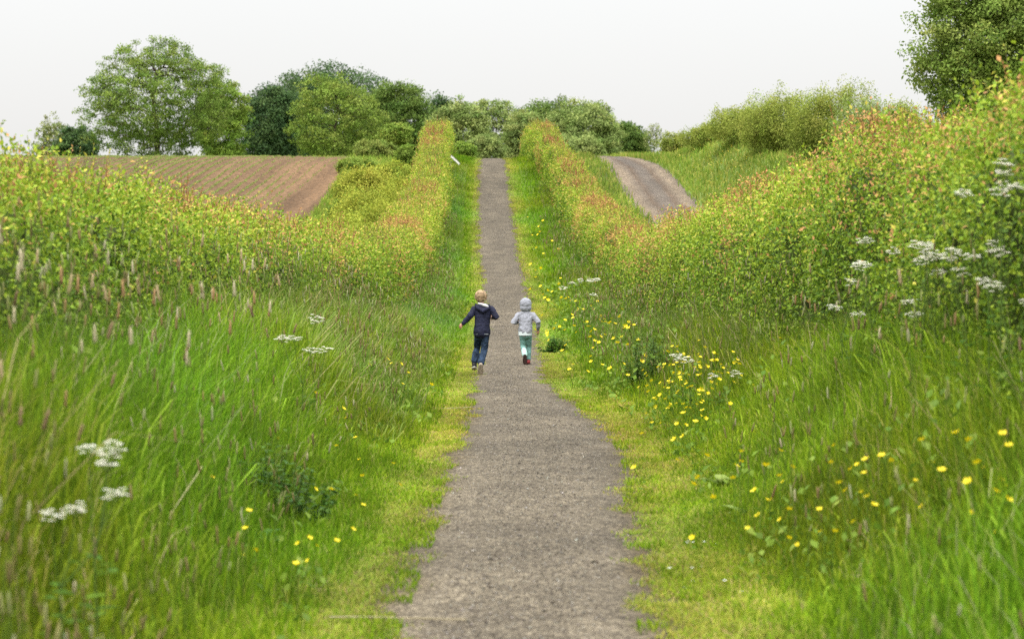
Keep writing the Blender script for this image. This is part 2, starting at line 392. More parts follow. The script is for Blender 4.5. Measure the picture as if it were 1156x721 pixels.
# clover and broad weeds low in the verges
b = Bag()
for side in (-1, 1):
    n = 9000; y = 7+rng.random(n)**1.3*75; ee = .35+2.3*rng.random(n)
    x = pathL(y)-ee if side < 0 else pathR(y)+ee
    k = (fbm(x*1.3+3, y*.5, 2) > .04) & (lim_dens(x, y, ee) > 0); x, y, ee = x[k], y[k], ee[k]; n = len(x)
    P = np.stack([x, y, ground(x, y)+(tallh(x, y, ee))*rng.uniform(.15, .85, n)], 1)
    c = pick([(.10, .18, .02), (.15, .24, .025), (.20, .28, .04)], [2, 3, 1], n)
    leaves(b, P, norm(hdir(n)+[0, 0, .9]), norm(rdir(n)*.6+[0, 0, 1]), rng.uniform(.03, .07, n)*(1+y/80), rng.uniform(.02, .04, n)*(1+y/80), c)
tag(b.build('ground_weeds', M['leaf']), 'low dark leafy weeds growing among the verge grass', 'weeds', kind='stuff')
# grass panicles (fine seed heads), uncountable
b = Bag()
for side in (-1, 1):
    n = 7600 if side < 0 else 4200; y = 8+rng.random(n)**(1.5 if side < 0 else 1.2)*85; ee = .7+2.3*rng.random(n)
    x = pathL(y)-ee if side < 0 else pathR(y)+ee
    k = (lim_dens(x, y, ee) > 0) & (rng.random(n) < .5+1.2*fbm(x*.6, y*.25+30, 2)); x, y, ee = x[k], y[k], ee[k]; n = len(x)
    P = np.stack([x, y, ground(x, y)], 1); hh = (tallh(x, y, ee)*1.1+.10)*rng.uniform(.65, 1.4, n)
    Tp = P+hdir(n)*hh[:, None]*rng.uniform(.02, .22, (n, 1))+np.array([0, 0, 1])*hh[:, None]
    far_ = 1+y/70
    segs(b, P, Tp, .0012*far_, .0009*far_, np.array([.16, .24, .05]), 3)
    c = pick([(.27, .23, .10), (.24, .20, .09), (.36, .37, .16), (.33, .24, .12), (.46, .44, .28)], [3, 1.5, 3, 1.5, 1], n)
    Dn = norm(Tp-P+rdir(n)*.08)
    spindle(b, Tp, Tp+Dn*(rng.uniform(.04, .09, n)*(1+y/150))[:, None], rng.uniform(.003, .005, n)*far_, c, 4)
tag(b.build('grass_seed_heads', M['grass']), 'fine pale and purplish grass seed heads standing over the verges', 'grass', kind='stuff')
# grass of the bank, field margin and track sides
b = Bag()
def wild(n, x0, x1, y0, y1, h, w, pal, pw, cond=None):
    x = rng.uniform(x0, x1, n); y = rng.uniform(y0, y1, n)
    if cond is not None: k = cond(x, y); x, y = x[k], y[k]; n = len(x)
    c = pick(pal, pw, n)*(1+.6*fbm(x*.5, y*.2, 3))[:, None]
    blades(b, np.stack([x, y, ground(x, y)], 1), h*rng.uniform(.5, 1.3, n), w, hdir(n), rng.uniform(.1, .7, n), c*.85, c*1.1)
BK = [(.14, .23, .03), (.22, .31, .045), (.32, .34, .07), (.38, .38, .10)]
outtrack = lambda x, y: np.abs(x-trackC(y)) > trackW(y)-.28*rng.random(len(x))**2-.25*np.maximum(fbm(x*2, y*.8, 2), 0)
wild(70000, 2.5, 19, 78, 134, .30, .035, BK, (3, 4, 2.5, .8), lambda x, y: outtrack(x, y) & (x > hedR(y)+.3))
wild(9000, 2.5, 16, 40, 80, .35, .03, BK, (3, 4, 2, .8), lambda x, y: outtrack(x, y) & (x > hedR(y)+.3))
wild(26000, -6.7, -3, 60, 130, .35, .035, BK, (3, 4, 2, .3), lambda x, y: x < hedL(y)-.3)
wild(8000, -7.2, -4.2, 10, 60, .4, .03, BK, (3, 4, 2, .3))
wild(5000, -45, -6, 126.5, 129, .18, .05, BK, (2, 4, 1, 0))
tag(b.build('rough_grass', M['grass']), 'rough grass on the bank, the track sides and field margin', 'grass', kind='stuff')
# yellow weeds of the bank seen as a haze of colour
b = Bag(); n = 2600; x = rng.uniform(6.8, 14, n); y = rng.uniform(84, 124, n)
k = fbm(x*.5+1, y*.25+4, 2) > .05; x, y = x[k], y[k]; n = len(x)
leaves(b, np.stack([x, y, ground(x, y)+rng.uniform(.2, .42, n)], 1), hdir(n), norm(rdir(n)*.5+[0, 0, 1]), .06, .06, pick([(.6, .5, .03), (.5, .45, .08)], [1, 1], n))
tag(b.build('yellow_ground_flowers', M['petal']), 'drifts of tiny yellow weed flowers over the grassy bank', 'flowers', kind='stuff')

# ------------------------------------------------------------------ hedges
def hedge(name, label, C, Wd, Ht, side, seed, y0, y1, near_n, far_n, pal, pw):
    """side: +1 if the face towards the path is on +x of the hedge"""
    r = tag(bpy.data.objects.new(name, None), label, 'hedge'); r.location = (0, 0, 0); link(r)
    p = .42
    th = np.linspace(0, PI, 400); cx = np.sign(np.cos(th))*np.abs(np.cos(th))**p; cz = np.abs(np.sin(th))**p
    L = np.concatenate([[0], np.cumsum(np.hypot(np.diff(cx)*.7, np.diff(cz)*2.0))]); L /= L[-1]
    def surf(y, t, off):
        cxx = np.interp(t, L, cx); czz = np.interp(t, L, cz)
        w = Wd(y); c = C(y); h = Ht(y)-ground(c, y)
        x = c+side*w*cxx; z0 = ground(c, y)
        k_ = 1-.5*sstep(45, 70, y); lump = .36*fbm(y*.55+seed, t*5+seed, 3)+.58*k_*fbm(y*1.6, t*7+seed, 2)+.26*k_*fbm(y*3.7, t*19+seed, 2)+.14*fbm(y*6.1, t*33+seed, 2)
        nx = side*cxx/np.maximum(w, .1)*.8; nz = czz**3*1.0
        nn = norm(np.stack([nx, 0*nx, nz], 1))
        P = np.stack([x, y, z0+h*czz-.06], 1)
        return P+nn*(lump+off)[:, None], nn, czz
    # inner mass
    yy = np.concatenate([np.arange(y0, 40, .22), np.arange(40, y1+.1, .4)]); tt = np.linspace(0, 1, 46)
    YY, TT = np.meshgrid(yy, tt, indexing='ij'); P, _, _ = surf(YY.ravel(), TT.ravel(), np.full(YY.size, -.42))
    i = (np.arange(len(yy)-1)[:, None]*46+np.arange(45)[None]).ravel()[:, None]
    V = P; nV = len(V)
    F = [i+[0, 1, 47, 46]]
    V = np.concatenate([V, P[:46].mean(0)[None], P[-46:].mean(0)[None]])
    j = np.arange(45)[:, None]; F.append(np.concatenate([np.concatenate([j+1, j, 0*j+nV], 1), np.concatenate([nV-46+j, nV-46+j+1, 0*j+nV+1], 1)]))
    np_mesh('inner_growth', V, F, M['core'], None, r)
    b = Bag(); pal = np.array(pal, float)
    def scatter(n, ya, yb, ls, spread, ypow=1.0):
        y = ya+(yb-ya)*rng.random(n)**ypow
        t = rng.random(n); k = (t < .62) | (rng.random(n) < .4); y, t = y[k], t[k]; n = len(y)
        off = -.32+(spread+.08)*rng.random(n)**.62
        P, N0, cz_ = surf(y, t, off)
        P += rng.normal(0, .03, (n, 3))
        # clumps and hollows: holes where the noise says so
        hole = fbm(y*1.6+seed*2, t*14+5, 2)
        k = hole > -.22+.14*(off > -.05)+.08*sstep(.98, .6, cz_)*sstep(60, 40, y); P, N0, cz_, y, t, off = P[k], N0[k], cz_[k], y[k], t[k], off[k]; n = len(y)
        q = fbm(y*.45+seed*3, t*3.5+P[:, 0]*.3, 3)+rng.normal(0, .10, n)
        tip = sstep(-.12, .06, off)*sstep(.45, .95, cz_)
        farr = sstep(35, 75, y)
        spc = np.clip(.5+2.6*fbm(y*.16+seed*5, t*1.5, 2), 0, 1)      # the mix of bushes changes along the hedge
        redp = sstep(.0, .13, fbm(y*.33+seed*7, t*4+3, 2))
        inner = sstep(-.08, -.22, off)                               # older leaves deeper in; extra dark green also paints in shade for depth
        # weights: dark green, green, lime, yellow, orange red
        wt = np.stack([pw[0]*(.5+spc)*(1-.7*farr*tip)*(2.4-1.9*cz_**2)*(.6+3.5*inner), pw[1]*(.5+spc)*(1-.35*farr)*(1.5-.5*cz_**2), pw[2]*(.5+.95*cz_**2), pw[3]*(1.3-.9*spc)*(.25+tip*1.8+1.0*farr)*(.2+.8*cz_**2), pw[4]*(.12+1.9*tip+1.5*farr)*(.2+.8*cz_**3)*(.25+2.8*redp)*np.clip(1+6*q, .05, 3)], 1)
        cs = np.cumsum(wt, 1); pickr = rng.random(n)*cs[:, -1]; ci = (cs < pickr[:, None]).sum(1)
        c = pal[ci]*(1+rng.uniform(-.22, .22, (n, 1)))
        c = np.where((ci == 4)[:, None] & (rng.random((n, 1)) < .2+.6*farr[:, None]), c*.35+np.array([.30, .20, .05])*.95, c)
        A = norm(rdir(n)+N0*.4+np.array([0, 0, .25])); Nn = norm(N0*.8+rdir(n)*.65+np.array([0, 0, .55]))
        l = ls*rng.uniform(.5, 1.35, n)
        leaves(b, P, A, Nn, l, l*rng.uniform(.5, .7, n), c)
    scatter(int(near_n*.92), max(y0, 6), 27, .039, .34)
    scatter(int(near_n*.70), 27, 50, .045, .34)
    scatter(int(far_n*.85), 50, 80, .052, .32)
    scatter(int(far_n*.95), 80, y1, .060, .30)
    # leafy shoots standing out of the top and face
    st = Bag()
    def shoots(n, ya, yb, hl, ls, nl):
        n *= 2; y = rng.uniform(ya, yb, n); t = rng.uniform(.18, .75, n)
        P, N0, cz_ = surf(y, t, np.full(n, -.10)); k = cz_ > .90+.08*(rng.random(n) < .9); y, t, P, N0, cz_ = y[k], t[k], P[k], N0[k], cz_[k]; n = len(y); D = norm(N0*.5+np.array([0, 0, 1.0])+rng.normal(0, .28, (n, 3)))
        H = hl*rng.uniform(.4, 1.2, n)*(.55+.45*cz_)*np.where(rng.random(n) < .05, 1.5, 1)
        E = P+D*H[:, None]
        redd = (rng.random(n) < .15+.75*sstep(.02, .12, fbm(y*.45+seed*3, t*2, 2))) & (cz_ > .85)
        wth = .0025*(1+y/45)
        segs(st, P, E, wth, wth*.5, np.where(redd[:, None], [.22, .09, .04], [.16, .15, .05]), 3)
        for k in range(nl):
            f = (k+.7)/nl; Q = P+(E-P)*f; A = norm(rdir(n)*.9+D*.8)
            c = np.where(redd[:, None], pal[4]*rng.uniform(.7, 1.15, (n, 1)), pick([pal[2], pal[3], pal[1]], [2, 2, 1], n))
            leaves(b, Q, A, norm(rdir(n)+[0, 0, .6]), ls*(1.15-.5*f), ls*.5*(1.15-.5*f), c)
    shoots(1700, 7, 28, .26, .042, 9)
    shoots(1800, 28, 55, .24, .050, 7)
    shoots(3200, 55, y1, .24, .065, 5)
    b.build('foliage', M['leaf'], r); st.build('twigs', M['pebble'], r)
    return r
HP = [(.075, .145, .016), (.175, .285, .022), (.285, .385, .03), (.50, .46, .075), (.47, .255, .10)]
hedge('hedge', 'leafy lime green and orange tipped hedge on the ploughed field side of the path', hedL, hedLw, hedLz, 1, 11.0, 4, END, 190000, 120000, HP, (1.5, 3.6, 3.7, 1.1, 1.5))
hedge('hedge', 'tall yellow green hedge with reddish shoots between the footpath and the stony track', hedR, hedRw, hedRz, -1, 47.0, 4, END, 210000, 120000, HP, (1.8, 3.6, 3.3, 1.0, 1.9))

# ------------------------------------------------------------------ trees and shrubs
F_PX = 3211.0
def ptx(px, d): return (px-578)/F_PX*d
def ptz(py, d): return (300-py)/F_PX*d
def grow(base, ctr, rad, natt, seed, trunk_h, shell=.5, lump=.28, low=-1.0, stemr=1.0):
    """greedy branching towards points spread through the crown; returns attractors, nodes, parents, radii"""
    R = np.random.default_rng(seed)
    A = []
    while len(A) < natt:
        v = R.normal(size=3); v /= np.linalg.norm(v)
        if v[2] < low: continue
        rr = (shell+(1-shell)*R.random()**.6)*(1+lump*2*float(fbm(v[0]*2.1+seed, v[1]*2.1+v[2]*1.7, 2)))
        A.append(ctr+v*rr*rad)
    A = np.array(A)
    top = np.array([base[0], base[1], base[2]+trunk_h])
    nodes = [np.array(base, float)]; par = [-1]; plen = [0.]
    for k in range(1, 5):
        nodes.append(base+(top-base)*k/4+np.append(R.normal(0, .03*trunk_h*.3, 2), 0)); par.append(k-1); plen.append(0.)
    up = ctr+np.array([0, 0, rad[2]*.45])
    for k in range(1, 5):
        nodes.append(top+(up-top)*k/4+R.normal(0, .04, 3)*rad); par.append(len(nodes)-2); plen.append(plen[-1]+.1)
    order = np.argsort(np.linalg.norm(A-top, axis=1)); tips = []
    for ai in order:
        a = A[ai]; NA = np.array(nodes[4:]); d = np.linalg.norm(NA-a, axis=1)
        dz = a[2]-NA[:, 2]
        cost = d*(1+.25*(dz < -.2*d))+.42*np.array(plen[4:])
        j = int(np.argmin(cost))+4; s = nodes[j]; dist = d[j-4]
        m = max(2, min(6, int(dist/(.09*rad.max()))+1)); bend = R.normal(0, .10*dist, 3)+np.array([0, 0, .12*dist])
        for k in range(1, m+1):
            f = k/m; p = s+(a-s)*f+bend*math.sin(PI*f)*.7+R.normal(0, .02*dist, 3)*(k < m)
            nodes.append(p); par.append(j if k == 1 else len(nodes)-2); plen.append(plen[j]+dist*f)
        tips.append(len(nodes)-1)
    n = len(nodes); w = np.zeros(n)
    for t in tips: w[t] += 1
    for i in range(n-1, 0, -1): w[par[i]] += w[i]
    return A[order], np.array(nodes), np.array(par), np.maximum(w, 1)
def tree(name, label, cat, d, px, hwpx, topy, ctr_low=0.0, pal=((.10, .17, .03),), pw=(1,), nl=12000, lsize=.2, natt=230, trunk=None, seed=1, group=None,
         clump=.09, tr=.012, lump=.28, shell=.45, depth=.85, bark=None, low=-1.0, fine=2.6, flat=.62):
    x = ptx(px, d); hw = hwpx/F_PX*d; top = ptz(topy, d); g = float(ground(x, d))
    H = top-g; th = trunk if trunk is not None else .16*H
    bot = g+ctr_low*H
    ctr = np.array([x, d, (top+bot)/2]); rad = np.array([hw, hw*depth, (top-bot)/2])*.93
    base = np.array([x, d, g-.1])
    natt = int(natt*fine)
    A, nd, par, w = grow(base, ctr, rad, natt, seed, th+.1, shell, lump, low)
    r = tag(bpy.data.objects.new(name, None), label, cat, group); r.location = base; link(r)
    nd = nd-base; A = A-base
    rr = tr*H*.20*np.sqrt(w/ w.max())*2.2+.006*H*.12
    st = Bag(); i = np.arange(1, len(nd)); pr = par[i]
    segs(st, nd[pr], nd[i], rr[pr], rr[i], np.array([1, 1, 1.]), 6)
    o = st.build('trunk', bark or M['bark'], r, smooth=True)
    if nl:
        nl = int(nl*2.3); per = max(3, nl//len(A)); n = per*len(A)
        c0 = np.repeat(A, per, 0); ac = np.repeat(pick(pal, pw, len(A), .10), per, 0)
        R_ = clump*rad.mean()*2.1*(.80 if fine > 2 else 1)
        off = rng.normal(size=(n, 3)); ln = np.linalg.norm(off, axis=1, keepdims=True); off = off/ln*(rng.random((n, 1))**.45)*1.45
        off *= R_*np.array([1, 1, flat])*np.repeat(rng.uniform(.7, 1.3, len(A)), per)[:, None]
        P = c0+off
        out = norm(P-(ctr-base)+[0, 0, .5])
        A_ = norm(rdir(n)+out*.3); Nn = norm(out*.6+rdir(n)*.8+np.array([0, 0, .5]))
        c = ac*(1+rng.uniform(-.22, .22, (n, 1)))
        s = lsize*rng.uniform(.55, 1.3, n)
        b = Bag(); leaves(b, P, A_, Nn, s, s*.62, c)
        b.build('crown', M['tree_leaf'], r)
    return r
OAK = [(.085, .145, .032), (.12, .19, .04), (.155, .225, .05)]
DARK = [(.058, .108, .042), (.078, .135, .046), (.10, .16, .055)]
LIME = [(.20, .30, .04), (.26, .36, .05), (.32, .40, .065)]
MID = [(.16, .25, .04), (.21, .30, .05), (.27, .34, .065)]
OLV = [(.23, .30, .09), (.29, .35, .11), (.18, .25, .07)]
PALE = [(.20, .24, .08), (.24, .27, .10)]
tree('broadleaf_tree', 'large spreading light green tree with dark branches showing, behind the ploughed field', 'tree', 190, 178, 95, 41, .05, [(.12, .195, .035), (.16, .24, .045), (.21, .28, .06)], (1, 2, 1.3), 24000, .14, 350, seed=5, clump=.042, lump=.22, shell=.50, tr=.042, trunk=1.6)
tree('broadleaf_tree', 'mid green tree crowding the right flank of the large spreading tree', 'tree', 202, 250, 31, 84, .0, MID, (2, 2, 1), 11000, .17, 140, seed=6, clump=.09)
tree('broadleaf_tree', 'pale thin small tree left of the large spreading tree', 'tree', 235, 62, 27, 130, .1, PALE, (1, 1), 3200, .18, 120, seed=8, clump=.06, shell=.3)
tree('broadleaf_tree', 'dark low bushy tree under the left edge of the large spreading tree', 'tree', 205, 88, 28, 140, 0, DARK, (1, 1, 1), 7000, .18, 90, seed=9, clump=.10)
tree('broadleaf_tree', 'dark bluish green tree right behind the lime tree, left of it', 'tree', 214, 306, 40, 88, 0, DARK, (2, 1, 1), 17000, .18, 200, seed=12, clump=.10, lump=.2)
tree('broadleaf_tree', 'tallest dark tree, a broad dome rising behind the lime green tree', 'tree', 232, 372, 86, 69, 0, DARK, (1, 2, 1.4), 32000, .19, 360, seed=13, clump=.085, lump=.14)
tree('broadleaf_tree', 'rich green dense tree sloping down to the left hedge top', 'tree', 216, 448, 44, 86, 0, OAK, (1, 2, 2), 17000, .18, 210, seed=14, clump=.10, lump=.18)
tree('broadleaf_tree', 'small dark crown peeping between the green tree and olive tree', 'tree', 245, 496, 30, 104, .1, DARK, (1, 2, 1), 8000, .2, 100, seed=15, clump=.11, lump=.15)
tree('lime_tree', 'bright yellow green rounded tree standing before the dark dome tree', 'tree', 165, 377, 54, 79, .02, [(.15, .225, .04), (.20, .28, .05), (.25, .32, .065)], (1.2, 2, 1.4), 10000, .13, 230, seed=21, clump=.062, lump=.30, shell=.5, tr=.034, trunk=1.0)
tree('broadleaf_tree', 'little round tree with bare trunk above the left hedge', 'tree', 137, 447, 20, 137, .42, MID, (1, 2, 1), 2600, .11, 60, seed=22, clump=.12, lump=.2)
tree('broadleaf_tree', 'olive green tree left of the path crest, above the left hedge end', 'tree', 178, 520, 44, 108, 0, OLV, (1, 2, 1), 13000, .15, 190, seed=23, clump=.08, lump=.22)
tree('broadleaf_tree', 'airy tree with sky showing through its crown, straight over the path crest', 'tree', 206, 560, 36, 105, .1, OLV, (1, 1, 1.5), 6500, .16, 160, seed=24, clump=.06, lump=.25)
tree('broadleaf_tree', 'broad dark olive tree behind the right hedge end', 'tree', 214, 615, 48, 107, 0, OAK, (1, 2, 2), 17000, .17, 210, seed=25, clump=.085, lump=.15)
tree('broadleaf_tree', 'wide olive green tree with domed crown right of the right hedge top', 'tree', 186, 655, 50, 111, 0, OLV, (2, 2, 1.5), 18000, .15, 230, seed=26, clump=.08, lump=.16)
tree('broadleaf_tree', 'green tree at the right foot of the wooded skyline, over the track crest', 'tree', 192, 703, 34, 137, 0, OAK, (1, 2, 1), 10000, .15, 120, seed=27, clump=.10, lump=.18)
tree('bare_tree', 'thin nearly leafless tree on the skyline above the track', 'tree', 182, 738, 13, 138, .1, PALE, (1, 1), 420, .12, 130, seed=28, clump=.07, lump=.2, shell=.2)
tree('shrub', 'pale green shrub filling the gap at the path crest', 'shrub', 150, 547, 24, 151, 0, OLV, (1, 2, 2), 6000, .11, 90, seed=30, clump=.11, trunk=.3)
tree('shrub', 'olive shrub leaning over the right hedge end at the path crest', 'shrub', 155, 592, 26, 122, 0, OLV, (2, 2, 1), 8000, .12, 110, seed=31, clump=.10, trunk=.4)
tree('shrub', 'small pale green shrub just left of the path crest', 'shrub', 146, 522, 17, 160, 0, MID, (1, 1, 0), 3500, .11, 60, seed=32, clump=.12, trunk=.3)
tree('shrub', 'low green shrub beside the top of the track', 'shrub', 148, 650, 34, 152, 0, OLV, (2, 1, 0), 7500, .12, 90, seed=33, clump=.11, trunk=.3)
# field margin shrubs on the left
tree('shrub', 'golden green shrub spilling from the hedge onto the brown field corner', 'shrub', 97, 412, 36, 193, -.05, [(.30, .33, .045), (.38, .38, .06), (.24, .31, .04)], (2, 2, .6), 13000, .075, 150, seed=40, clump=.14, lump=.4, flat=1.15, shell=.4, trunk=.3)
tree('shrub', 'yellowish shrub between the left hedge and the golden shrub', 'shrub', 104, 446, 30, 182, -.05, [(.27, .33, .045), (.34, .37, .05), (.19, .27, .035)], (2, 2, 1), 8000, .075, 110, seed=41, clump=.12, trunk=.3)
tree('shrub', 'pale green shrub on the field crest below the lime green tree', 'shrub', 119, 425, 28, 160, -.05, [(.18, .25, .05), (.22, .27, .06)], (1, 1), 7500, .085, 90, seed=42, clump=.12, trunk=.3)
tree('shrub', 'dark green shrub touching the far left hedge', 'shrub', 112, 463, 16, 163, 0, MID, (2, 1, 0), 4500, .08, 60, seed=43, clump=.13, trunk=.3)
tree('shrub', 'pale shrub reaching onto the field edge below the crest', 'shrub', 112, 403, 24, 177, -.1, MID, (1, 2, 1), 5500, .075, 80, trunk=.25, seed=75, clump=.12, lump=.3)
tree('shrub', 'small golden shrub farthest out on the brown field corner', 'shrub', 90, 388, 20, 222, -.1, MID, (1, 2, 1), 4500, .065, 70, trunk=.25, seed=76, clump=.12, lump=.3)
GOLD = [(.27, .32, .04), (.36, .39, .055), (.20, .27, .035)]
for (d, px, hw, ty, sd, lab, n) in (
        (88, 416, 40, 213, 71, 'yellow green shrub against the left hedge below the golden shrub', 8000),
        (80, 424, 44, 234, 72, 'yellow green shrub lower down the left hedge side', 9000),
        (71, 398, 50, 250, 73, 'lowest yellow green shrub where the brown field meets the near hedge', 9000),
        (92, 455, 24, 203, 74, 'bright green shrub wedged beside the climbing left hedge', 5000)):
    tree('shrub', lab, 'shrub', d, px, hw, ty, -.1, GOLD, (1.5, 2.6, .6), int(n*1.2), .065, 110, trunk=.25, seed=sd, clump=.15, lump=.42, flat=1.15, shell=.4)
# willow shrubs on the bank to the right
WIL = [(.20, .26, .045), (.26, .31, .055), (.32, .35, .075)]
for (d, px, hw, ty, sd, lab, n) in (
        (112, 843, 50, 121, 50, 'low willow shrub forming the left end of the row on the bank', 13000),
        (106, 885, 58, 101, 51, 'rounded willow shrub second in the row on the bank', 16000),
        (100, 938, 60, 96, 52, 'tallest willow shrub with upright tips on the bank', 16000),
        (118, 800, 34, 143, 53, 'small weedy shrub where the bank meets the sky', 6000),
        (124, 762, 20, 151, 54, 'low shrub on the skyline right beside the bare tree', 4500),
        (91, 1018, 36, 106, 56, 'low willow shrub tucked between the right hedge and the big tree', 7000),
        (96, 985, 44, 108, 55, 'darker thin shrub between the willows and the big right tree', 7000)):
    tree('willow_shrub', lab, 'shrub', d, px, hw, ty, -.1, WIL if sd != 55 else OLV, (1, 2, 1.3), n, .065, 170, trunk=.25, seed=sd, clump=.07, lump=.42, flat=1.5, shell=.4)
tree('birch_tree', 'big mid green tree rising behind the right hedge, cut by the frame edge', 'tree', 78, 1130, 100, -85, .25, [(.16, .24, .05), (.21, .29, .06), (.27, .33, .08)], (1, 2, 1), 42000, .095, 380, trunk=2.2, seed=60, clump=.07, lump=.30, shell=.35)

# ------------------------------------------------------------------ flowers and other plants that stand out
def P3(bag): return bag
def mk_buttercup(h, fl):
    b = Bag(); pts = [np.array([0, 0, 0.]), np.array([.01, 0, h*.5]), np.array([.0, .012, h])]
    for k in range(2): segs(b, pts[k][None], pts[k+1][None], [.0018], [.0014], np.array([.12, .22, .03]), 4)
    # two small side leaves
    leaves(b, np.array([pts[1], pts[1]*.6]), np.array([[1, .3, .4], [-1, -.4, .5]]), np.array([[0, 0, 1.]]*2), .04, .018, np.array([[.11, .21, .025]]*2))
    stem = b
    f = Bag()
    for k in range(5):
        a = 2*PI*k/5; o = np.array([math.cos(a), math.sin(a), 0]); t = np.array([-math.sin(a), math.cos(a), 0]); z = np.array([0, 0, 1.])
        V = np.array([o*.08, o*.5+t*.42+z*.22, o*.95+t*.30+z*.5, o*1.02+z*.5, o*.95-t*.30+z*.5, o*.5-t*.42+z*.22])*fl+pts[2]
        f.add(V, [np.array([[0, 1, 2, 3], [0, 3, 4, 5]])], np.array([.86, .70, .012]))
    V = np.array([[.25, 0, .2], [-.12, .2, .2], [-.12, -.2, .2], [0, 0, .35]])*fl+pts[2]
    f.add(V, [np.array([[0, 1, 3], [1, 2, 3], [2, 0, 3]])], np.array([.70, .52, .02]))
    return stem, f
def child_copy(root, loc, rz, sc, label=None, group=None, tilt=0):
    c = root.copy(); COL.objects.link(c); c.location = loc; c.rotation_euler = (tilt, 0, rz); c.scale = (sc, sc, sc)
    if label: c['label'] = label
    if group: c['group'] = group
    for ch in list(root.children):
        k = ch.copy(); COL.objects.link(k); k.parent = c
        for g in list(ch.children):
            q = g.copy(); COL.objects.link(q); q.parent = k
    return c
protos = {}
for h in (.22, .40, .55):
    st, f = mk_buttercup(h, .0185)
    o = st.build('buttercup', M['grass']); tag(o, 'yellow buttercup', 'flower'); f.build('flower', M['petal'], o)
    protos[h] = [o, False]
def put(pr, loc, rz, sc, label, group, tilt=0):
    if not pr[1]:
        o = pr[0]; pr[1] = True; o.location = loc; o.rotation_euler = (tilt, 0, rz); o.scale = (sc,)*3; o['label'] = label; o['group'] = group; return o
    return child_copy(pr[0], loc, rz, sc, label, group, tilt)
def buttercups(n, x0, x1, y0, y1, hs, sc, label, group, spots=None):
    for k in range(n):
        y = random.uniform(y0, y1); x = random.uniform(x0, x1)
        if spots: sx, sy = random.choice(spots); x = random.gauss(sx, (x1-x0)*.10); y = random.gauss(sy, (y1-y0)*.12)
        h = random.choice(hs)
        put(protos[h], (x, y, float(ground(x, y))-.01), random.uniform(0, 6.28), sc*random.uniform(.85, 1.2), label, group, random.uniform(.3, .9)*(-1 if random.random() < .12 else 1))
buttercups(130, 1.15, 2.45, 23, 32, (.40, .55), .95, 'yellow buttercup in the dense drift before the right hedge', 'buttercups in the dense right drift', [(1.6, 28), (1.75, 26), (2.0, 28.5), (1.45, 24.5), (1.9, 30)])
buttercups(40, 1.2, 2.5, 11.8, 17.5, (.40, .55), .82, 'large yellow buttercup in the near right corner grass', 'buttercups in the near right corner')
buttercups(20, .95, 1.6, 15, 22, (.22, .40), 1.1, 'small yellow buttercup in the short grass right of the path', 'buttercups right of the path')
buttercups(44, -1.85, -.85, 13.5, 21, (.22, .40), .8, 'small yellow buttercup in the grass left of the path', 'buttercups left of the path')
buttercups(80, .75, 1.9, 33, 58, (.22, .40), 1.5, 'tiny distant yellow buttercup on the right verge beyond the dark weed clump', 'distant buttercups on the right verge')
buttercups(26, .5, 1.2, 58, 95, (.22,), 2.0, 'yellow dot of a buttercup on the climbing right verge', 'buttercups on the climbing verge')
buttercups(12, -1.9, -1.0, 22, 34, (.40,), 1.2, 'yellow buttercup in the tall grass before the left hedge', 'buttercups before the left hedge')

buttercups(18, 1.75, 2.3, 11.8, 13.8, (.55,), 1.05, 'large yellow buttercup at the frame edge in the near right corner', 'buttercups at the right frame edge')
# daisies
b = Bag(); segs(b, np.array([[0, 0, 0.]]), np.array([[0, 0, .07]]), [.0012], [.001], np.array([.12, .2, .03]), 4)
o = b.build('daisy', M['grass']); tag(o, 'white daisy', 'flower')
f = Bag()
for k in range(12):
    a = 2*PI*k/12; d_ = np.array([[math.cos(a), math.sin(a), .15]]); leaves(f, np.array([[0, 0, .07]]), d_, np.array([[0, 0, 1.]]), .011, .005, np.array([[.8, .8, .78]]))
f.build('flower', M['petal'], o)
dz = [o, False]
for k in range(14):
    x = random.gauss(.98, .12); y = random.uniform(13, 16); put(dz, (x, y, float(ground(x, y))), random.uniform(0, 6), 1.0, 'tiny white daisy in the mown strip at the right path edge', 'daisies at the right path edge', .2)

